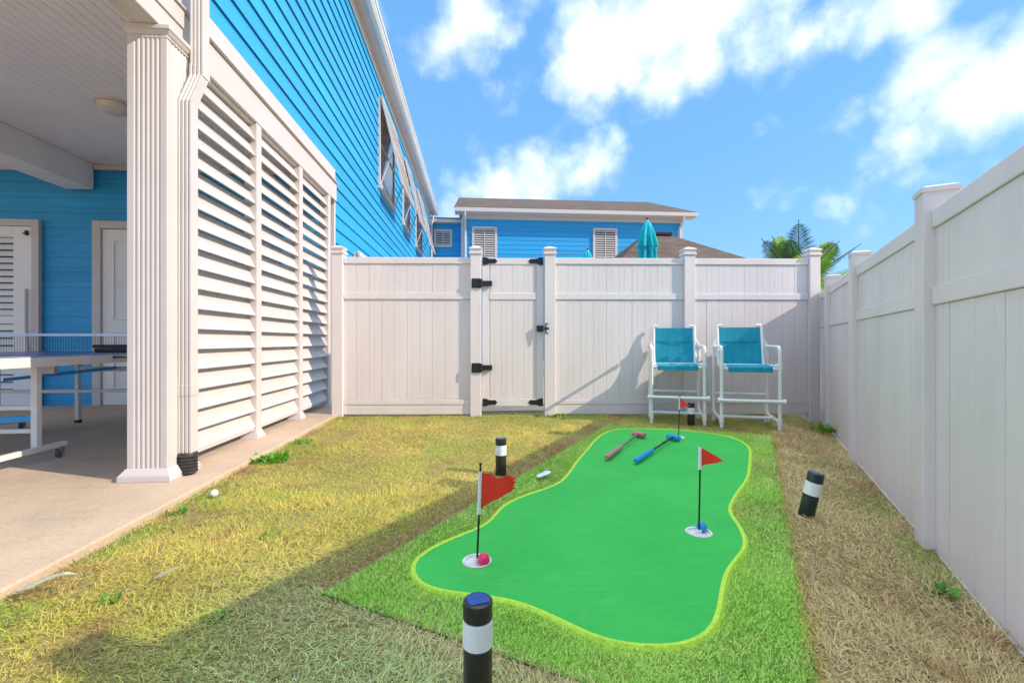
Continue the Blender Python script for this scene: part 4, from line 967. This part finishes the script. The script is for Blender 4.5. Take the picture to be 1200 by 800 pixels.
def fringe():
    n_ = 260000
    a, b_ = rng.random(n_), rng.random(n_)
    fw = rng.random(n_) < .45; b_ = np.where(fw, b_**2.0, b_)
    M0, M1, M2, M3 = [np.array(v) for v in MAT]      # bl br fr fl
    Lp = M3[None]*(1-b_)[:,None] + M0[None]*b_[:,None]; Rp = M2[None]*(1-b_)[:,None] + M1[None]*b_[:,None]
    P = Lp*(1-a)[:,None] + Rp*a[:,None]
    k = ~inside(P[:,0], P[:,1], LOOP+nrm*.006); P = P[k]; n_ = len(P); x, y = P[:,0], P[:,1]
    c1, c2, c3 = np.array([.54, .95, .14]), np.array([.67, .96, .21]), np.array([.20, .60, .06])
    g = fbm(x*4+1, y*4+60); r_ = rng.random(n_)[:,None]
    C = c1[None]*(1-sstep(.35, .65, g))[:,None] + c2[None]*sstep(.35, .65, g)[:,None]
    C = np.where(r_ < .18, c3[None], C); C = np.where(r_ > .93, np.array([.58,.72,.20])[None], C); C *= (.8+.4*rng.random(n_))[:,None]
    near = ~inside(x, y, LOOP+nrm*.05); 
    ln = rng.uniform(.012, .024, n_)*np.where(near, 1, .7); wd = rng.uniform(.0014, .0026, n_)*(1+.15*np.maximum(0, y-1.5))
    lean = np.clip(np.abs(rng.normal(.6, .25, n_)), .02, 1.2); az = np.where(rng.random(n_) < .4, rng.normal(-2.0, .8, n_) + 3*fbm(x*3, y*3), rng.uniform(0, 6.28, n_))
    edge_ = ~in_quad(x, y, MAT, -.012); ln = np.where(edge_, ln*.75, ln); lean = np.where(edge_, lean*.4, lean)
    dl = np.full(n_, 9.0)
    for q_ in LOOP[::2]: dl = np.minimum(dl, np.hypot(x-q_[0], y-q_[1]))
    wy = (np.exp(-np.maximum(dl-.006, 0)/.04)*.85)[:,None]; C = C*(1-wy) + np.array([.66, .88, .10])[None]*wy*(.8+.4*rng.random(n_))[:,None]
    ln = ln*np.clip(.35+dl/.06, .35, 1)
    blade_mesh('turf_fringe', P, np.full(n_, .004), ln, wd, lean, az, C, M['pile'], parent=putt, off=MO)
fringe()

# flags, balls, putters
def flag(hx, hy, lean, label, h, fl, fh, faz, ragged=0.0, sl=0.0):
    z = float(matz(hx, hy)) - .005
    t = thing('golf_flag', label, 'flag', (hx, hy, z), 0, 'red golf flags')
    top = Vector((lean[0], lean[1], h))
    s = MB(); s.tube([(0,0,0), tuple(top*.5+Vector((.001,0,0))), tuple(top)], .0042, 8); s.sphere(tuple(top), .006, 10, 6); s.build('flag_stick', M['pole'], t, smooth=True)
    u = top.normalized(); a1 = top - u*.028 - u*sl; a0 = a1 - u*fh
    s = MB(); s.tube([tuple(a0-u*.012), tuple(a1+u*.004)], .0072, 10); s.build('flag_sleeve', M['tag'], t, smooth=True)
    d_ = Vector((math.cos(faz), math.sin(faz), 0)); s = MB(); nu, nv = 12, 8; side_ = Vector((-d_.y, d_.x, 0)); tp = []; bt = []
    for i in range(nu+1):
        f = i/nu; lo, hi = .0+ .52*f, 1 - .48*f*(.55 if ragged else 1.1)
        if ragged: lo, hi = .0+.58*f**.9, 1-.12*f + (.08*math.sin(9*f) if f > .3 else 0)
        for j in range(nv+1):
            v = lo + (hi-lo)*j/nv; jag = (random.uniform(-.008, .012) if (ragged and i == nu) else 0)
            w = .012*math.sin(f*7+v*3)*f
            p_ = a0 + u*fh*v + d_*(fl*f+jag) + side_*w + Vector((0,0,-.018*f*f))
            tp.append(p_); bt.append(p_ + side_*.0012)
    m_ = nv+1; off = len(tp); fs = []
    for i in range(nu):
        for j in range(nv):
            a = i*m_+j; fs += [(a, a+1, a+m_+1, a+m_), (off+a, off+a+m_, off+a+m_+1, off+a+1)]
        for j in (0, nv): a = i*m_+j; fs.append((a, a+m_, off+a+m_, off+a))
    a = nu*m_; fs += [(a+j, a+j+1, off+a+j+1, off+a+j) for j in range(nv)]
    s.add(tp+bt, fs); s.build('pennant', M['red'], t, smooth=True)
flag(-.137, 1.783, (.014, .0), 'large frayed red flag beside the pink ball, left on the putting mat', .385, .135, .15, R(8), 1, .006)
flag(.842, 2.05, (.006, .0), 'red flag over the blue ball, right on the putting mat', .389, .11, .088, R(-10), 0, -.026)
flag(1.493, 4.08, (.012, .0), 'farthest red flag, in front of the left high chair', .372, .11, .10, R(-65), 0, -.02)
def ball(name, x, y, z, r, m_, label):
    s = MB(); s.sphere((0,0,0), r, 28, 18); o = s.build(name, M[m_], None, smooth=True); o.location = (x, y, z+r); tag(o, label, 'ball'); return o
ball('golf_ball', -.110, 1.765, float(matz(-.1,1.77))-.008, .0235, 'pink', 'pink ball in the left hole at the foot of the frayed flag')
ball('golf_ball', .862, 2.068, float(matz(.86,2.07))-.008, .0235, 'blueball', 'blue ball in the right hole of the putting mat')
ball('golf_ball', -1.649, 2.52, .012, .0195, 'golfball', 'white golf ball on the dry lawn near the porch')
def putter(hd, gr, fm, gm, label):
    hx, hy = hd; gx, gy = gr; z0 = .018
    d_ = Vector((gx-hx, gy-hy, 0)); Ln = d_.length; rz = math.atan2(d_.y, d_.x)
    t = thing('toy_putter', label, 'putter', (hx, hy, z0), rz, 'toy putters lying on the green')
    s = MB(); s.lathe([(.004,-.065),(.02,-.063),(.0245,-.057),(.0245,-.012),(.0225,-.008),(.0225,.008),(.0245,.012),(.0245,.057),(.02,.063),(.004,.065)], (0,0,.0245), 20, axis=(.45,1,0)); s.build('head', M[fm], t, smooth=True)
    s = MB(); s.tube([(.02,0,.03), (Ln*.62,0,.026)], .008, 10); s.lathe([(.0105,-.01),(.0105,.01)], (Ln*.3,0,.028), 12, axis=(1,0,0)); s.build('shaft', M['chrome'] if fm == 'pinkfoam' else M['black_plastic'], t, smooth=True)
    s = MB(); s.tube([(Ln*.60,0,.026), (Ln*.62,0,.026), (Ln*.97,0,.024), (Ln,0,.023)], [.011,.0155,.018,.015], 14); s.build('grip', M[gm], t, smooth=True)
putter((1.133, 4.06), (.675, 3.25), 'pinkfoam', 'pinkgrip', 'toy putter with faded pink head and grip on the green')
putter((1.395, 3.93), (.858, 3.16), 'bluefoam', 'bluefoam', 'toy putter with bright blue head and grip on the green')
# bollard lights
def bollard(x, y, z, label, body, tilt=(0,0), h=.232, foot=False):
    t = thing('solar_bollard_light', label, 'light', (x, y, z)); t['group'] = 'black solar bollard lights'
    t.rotation_euler = (tilt[0], tilt[1], random.uniform(0, 1)); r = .0355
    s = MB(); s.lathe([(.010,-.14),(.014,-.02),(r-.004,-.018),(r,-.012),(r,.118),(r-.002,.120)], n=32); p_ = s.build('post', M[body], t, smooth=True)
    if foot:
        s = MB(); s.lathe([(r+.001,-.012),(r+.001,.008)], n=32, cap=False); s.build('foot_ring', M['diffuser'], p_, smooth=True)
    s = MB(); s.lathe([(r-.003,.1205),(r+.0015,.123),(r+.0015,.184),(r-.003,.1865)], n=32); s.build('diffuser', M['diffuser'], t, smooth=True)
    s = MB(); s.lathe([(r-.002,.187),(r+.001,.189),(r+.001,h-.003),(r-.002,h),(r-.006,h+.0005)], n=32); c_ = s.build('cap', M[body], t, smooth=True)
    s = MB(); a = .021; s.prism([(-a,-a*1.1),(a,-a*1.1),(a*1.25,-a*.6),(a*1.25,a*.6),(a,a*1.1),(-a,a*1.1),(-a*1.25,a*.6),(-a*1.25,-a*.6)], h+.0008, h+.0024); s.build('solar_cell', M['solar'], c_)
bollard(-.084, 1.118, .005, 'nearest black solar bollard, blue cell on top, at the front edge of the mat', 'black_plastic')
bollard(-.073, 2.99, .005, 'olive-black solar bollard behind the large frayed flag', 'olive_black')
bollard(1.458, 2.26, -.005, 'leaning dark green solar bollard between the mat and the side fence', 'green_black', (R(4), R(11)), foot=True)
bollard(1.865, 4.74, -.003, 'farthest solar bollard, standing under the left high chair', 'black_plastic')

# small litter
def flat_leaf(name, x, y, z, rz, pts, m_, label, cat, th=.002, bend=.012):
    s = MB(); n_ = len(pts); cx_ = [(a, b_, bend*math.sin(a*30)+bend) for a, b_ in pts]
    s.add(cx_ + [(a, b_, c-th) for a, b_, c in cx_], [tuple(range(n_)), tuple(range(2*n_-1, n_-1, -1))] + [(i, (i+1)%n_, n_+(i+1)%n_, n_+i) for i in range(n_)])
    o = s.build(name, M[m_]); o.location = (x, y, z); o.rotation_euler = (R(3), R(-4), rz); tag(o, label, cat); return o
leafp = [(-.07,-.01),(-.055,-.03),(-.02,-.03),(.02,-.018),(.06,-.007),(.10,.003),(.06,.012),(.02,.014),(-.01,.02),(-.04,.028),(-.05,.012)]
flat_leaf('fallen_leaf', -1.60, 1.555, .045, R(12), leafp, 'leafpale', 'long pale dry leaf on the lawn beside the patio edge', 'leaf')
flat_leaf('fallen_leaf', -1.235, 1.625, .036, R(10), [(a*.45, b_*.6) for a, b_ in leafp], 'leafpale', 'small pale leaf scrap on the lawn, right of the long leaf', 'leaf')
tg_ = [(-.055,-.02),(-.04,-.032),(-.005,-.026),(.012,-.03),(.05,-.016),(.062,.004),(.05,.022),(.03,.026),(.005,.014),(-.02,.018),(-.045,.006)]
flat_leaf('plastic_tag', .195, 2.87, .034, R(30), tg_, 'tag', 'white torn plastic tag lying on the lime fringe of the mat', 'tag', bend=.003)

def weed(x, y, rad, nlv, hgt, label, z=0.0):
    s = MB()
    for k in range(nlv):
        az = random.uniform(0, 6.28); rr = rad*math.sqrt(random.random())*.75; bx, by = rr*math.cos(az), rr*math.sin(az); a2 = az + random.gauss(0, .8); L_ = random.uniform(.5, 1.1)*hgt; w = L_*random.uniform(.16, .26); el = random.uniform(.35, 1.25)
        d_ = Vector((math.cos(a2)*math.cos(el), math.sin(a2)*math.cos(el), math.sin(el))); sd = Vector((-math.sin(a2), math.cos(a2), 0)); b_ = Vector((bx, by, 0)); m1 = b_+d_*L_*.5; tip = b_+d_*L_ + Vector((0,0,-.3*L_*math.cos(el)))
        s.add([b_-sd*w*.25, b_+sd*w*.25, m1+sd*w, m1-sd*w, tip], [(0,1,2,3), (3,2,4)])
    o = s.build('weed_plant', M['weed'], fixn=False); o.location = (x, y, z); tag(o, label, 'weed', 'small green weeds'); return o
weed(-1.76, 3.33, .17, 150, .065, 'bright leafy weed clump at the patio edge by the downspout')
weed(-1.80, 3.90, .10, 60, .05, 'smaller weed tuft just beyond the leafy clump by the downspout')
weed(-1.69, 2.30, .045, 30, .04, 'weed tuft against the patio edge in front of the column')
weed(1.60, 1.70, .05, 26, .055, 'broad-leaved weed at the foot of the side fence', -.07)
weed(3.22, 4.62, .22, 170, .06, 'low green weeds at the foot of the fence behind the leaning bollard', -.03)
weed(.50, 5.28, .14, 80, .06, 'green tuft at the foot of the gate latch post')
weed(-1.35, 1.52, .035, 22, .035, 'small clover sprig on the lawn right of the long pale leaf')
weed(-1.07, 2.02, .04, 26, .035, 'small clover sprig alone in the sunny middle of the lawn')
weed(-.93, 1.42, .035, 22, .035, 'small clover sprig near the fence shadow in the front of the lawn')

# ------------------------------------------------------------------ sky, sun, camera
w = bpy.data.worlds.new('World'); scene.world = w; w.use_nodes = True
N = w.node_tree.nodes; L = w.node_tree.links; N.clear()
out = N.new('ShaderNodeOutputWorld'); bg = N.new('ShaderNodeBackground'); sky = N.new('ShaderNodeTexSky')
sky.sky_type = 'NISHITA'; sky.sun_disc = False; sky.sun_elevation = SUN_E; sky.sun_rotation = math.atan2(-SUN_H.x, -SUN_H.y)
sky.air_density = 1.0; sky.dust_density = 0.3; sky.ozone_density = 3.0; sky.altitude = 0
bg.inputs['Strength'].default_value = .15
hs = N.new('ShaderNodeHueSaturation'); hs.inputs['Saturation'].default_value = 1.0; hs.inputs['Value'].default_value = 1.0
L.new(sky.outputs[0], hs.inputs['Color']); 
sm_ = N.new('ShaderNodeMix'); sm_.data_type = 'RGBA'; sm_.inputs[0].default_value = .66; sm_.inputs[7].default_value = (.115/.15, .34/.15, .69/.15, 1)
L.new(hs.outputs[0], sm_.inputs[6]); L.new(sm_.outputs[2], bg.inputs['Color'])
tc = N.new('ShaderNodeTexCoord')
def vm(op, a=None, b_=None):
    n_ = N.new('ShaderNodeVectorMath'); n_.operation = op
    for i, v in enumerate((a, b_)):
        if v is None: continue
        if isinstance(v, tuple): n_.inputs[i].default_value = v
        else: L.new(v, n_.inputs[i])
    return n_
def mt_(op, a, b_=None, c=None, clamp=False):
    n_ = N.new('ShaderNodeMath'); n_.operation = op; n_.use_clamp = clamp
    for i, v in enumerate((a, b_, c)):
        if v is None: continue
        if isinstance(v, (int, float)): n_.inputs[i].default_value = v
        else: L.new(v, n_.inputs[i])
    return n_.outputs[0]
def noise(vec, sc, det=6, rough=.6):
    n_ = N.new('ShaderNodeTexNoise'); n_.inputs['Scale'].default_value = sc; n_.inputs['Detail'].default_value = det; n_.inputs['Roughness'].default_value = rough
    L.new(vec, n_.inputs['Vector']); return n_
D = vm('NORMALIZE', tc.outputs['Generated']).outputs[0]
wn = noise(D, 4.5, 3, .5); wv = vm('SUBTRACT', wn.outputs['Color'], (.5,.5,.5)).outputs[0]
sc_ = N.new('ShaderNodeVectorMath'); sc_.operation = 'SCALE'; L.new(wv, sc_.inputs[0]); sc_.inputs['Scale'].default_value = .16
Dw = vm('ADD', D, sc_.outputs[0]).outputs[0]
# cumulus groups given as directions (right, ahead, up) with an angular size and density
CLOUDS = [(705,62,62,1.0),(760,38,78,1.0),(825,28,66,1.0),(690,98,34,.85),(868,52,46,.8),(560,45,66,.72),(520,15,45,.65),(602,88,34,.65),(985,18,62,.95),(1045,8,60,.85),(1085,85,62,1.0),(1135,118,66,1.0),(1185,100,66,1.0),(1060,128,38,.8),(985,150,30,.7),(1165,25,50,.6),(575,212,44,.8),(640,206,44,.85),(695,190,32,.8),(545,232,40,.72),(610,232,60,.65),(505,150,40,.45),(735,215,26,.4),(1000,268,110,.44),(1120,225,110,.42),(1250,60,90,.9),(1300,180,110,.6),(880,-60,110,.8),(640,-90,90,.7),(400,60,90,.6),(250,180,120,.7)]
dens = None
for x, y, r, a in CLOUDS:
    u, v = (x-600)/533, (400-y)/533; c = 1/math.sqrt(1+u*u+v*v); vec = (u*c, c, v*c); ra = r/533*c**1.5
    dn = vm('DISTANCE', Dw, vec); t = mt_('MULTIPLY_ADD', dn.outputs['Value'], -1/(ra*1.72), 1.0, clamp=True)
    t = mt_('MULTIPLY', mt_('POWER', t, .6), a)
    dens = t if dens is None else mt_('MAXIMUM', dens, t)
back = noise(D, 2.3, 5, .55)
sep = N.new('ShaderNodeSeparateXYZ'); L.new(D, sep.inputs[0])
bk = mt_('MULTIPLY', mt_('MULTIPLY_ADD', back.outputs['Fac'], 3.2, -1.35, clamp=True), mt_('MULTIPLY_ADD', sep.outputs['Y'], -1.6, .2, clamp=True))
zen_fill = mt_('MULTIPLY_ADD', sep.outputs['Z'], 5.0, -3.3, clamp=True)      # added fill light: bright cloud overhead, out of frame
lf_fill = mt_('MULTIPLY_ADD', sep.outputs['X'], -2.2, -1.25, clamp=True)      # added fill light for the porch: unseen bright cloud bank at the left
dens = mt_('MAXIMUM', mt_('MAXIMUM', dens, bk), mt_('MULTIPLY', mt_('MAXIMUM', zen_fill, lf_fill), .9))
f1 = noise(D, 8.0, 9, .6)
def puff(sc):
    v_ = N.new('ShaderNodeTexVoronoi'); v_.feature = 'SMOOTH_F1'; v_.inputs['Smoothness'].default_value = .35; v_.inputs['Scale'].default_value = sc; L.new(Dp, v_.inputs['Vector']); return v_.outputs['Distance']
pw = noise(D, 11.0, 4, .6); pv = N.new('ShaderNodeVectorMath'); pv.operation = 'SCALE'; pv.inputs['Scale'].default_value = .10; L.new(vm('SUBTRACT', pw.outputs['Color'], (.5,.5,.5)).outputs[0], pv.inputs[0])
Dp = vm('ADD', D, pv.outputs[0]).outputs[0]
bil = mt_('ADD', mt_('MULTIPLY_ADD', puff(8.0), -.55, .26), mt_('MULTIPLY_ADD', puff(19.0), -.34, .15))
dd = mt_('ADD', mt_('ADD', dens, bil), mt_('MULTIPLY_ADD', f1.outputs['Fac'], .95, -.50))
mr_ = N.new('ShaderNodeMapRange'); mr_.interpolation_type = 'SMOOTHSTEP'; mr_.inputs['From Min'].default_value = .27; mr_.inputs['From Max'].default_value = 1.02
L.new(dd, mr_.inputs['Value'])
cov = mt_('MULTIPLY', mr_.outputs[0], .97)
up = mt_('MULTIPLY_ADD', sep.outputs['Z'], 12.0, .0, clamp=True); cov = mt_('MULTIPLY', cov, up)
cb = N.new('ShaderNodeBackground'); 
cr = N.new('ShaderNodeValToRGB'); cr.color_ramp.elements[0].position = .3; cr.color_ramp.elements[1].position = .75
cr.color_ramp.elements[0].color = (.72, .83, 1.0, 1); cr.color_ramp.elements[1].color = (.95, .98, 1.03, 1)
f2 = noise(D, 5.0, 6, .55); L.new(mt_('MULTIPLY_ADD', f2.outputs['Fac'], .5, mt_('MULTIPLY', dens, .45)), cr.inputs[0])
L.new(cr.outputs[0], cb.inputs['Color']); L.new(mt_('ADD', mt_('MULTIPLY_ADD', zen_fill, .95, .95), mt_('MULTIPLY', lf_fill, 2.8)), cb.inputs['Strength'])  # extra strength of the added overhead and left fill clouds
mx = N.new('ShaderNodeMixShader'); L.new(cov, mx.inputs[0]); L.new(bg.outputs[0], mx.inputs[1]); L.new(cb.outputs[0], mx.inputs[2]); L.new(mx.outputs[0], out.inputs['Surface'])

sl = bpy.data.lights.new('sun', 'SUN'); sl.energy = 3.3; sl.angle = R(.53); sl.color = (1.0, .87, .70)
so = bpy.data.objects.new('sun', sl); COL.objects.link(so)
dv = Vector((SUN_H.x*math.cos(SUN_E), SUN_H.y*math.cos(SUN_E), -math.sin(SUN_E)))
so.rotation_euler = dv.to_track_quat('-Z', 'Y').to_euler(); so.location = (6, -2, 8)

cam = bpy.data.cameras.new('camera'); cam.sensor_width = 36; cam.lens = 15.99; cam.clip_start = .05; cam.clip_end = 2000
co_ = bpy.data.objects.new('camera', cam); COL.objects.link(co_); co_.location = (0, 0, .87); co_.rotation_euler = (R(90), 0, 0)
scene.camera = co_
vs_ = scene.view_settings; vs_.view_transform = 'Standard'; vs_.look = 'None'; vs_.exposure = 0.73; vs_.gamma = 1; vs_.use_curve_mapping = False
scene.cycles.max_bounces = 8; scene.cycles.diffuse_bounces = 6; scene.cycles.use_denoising = True
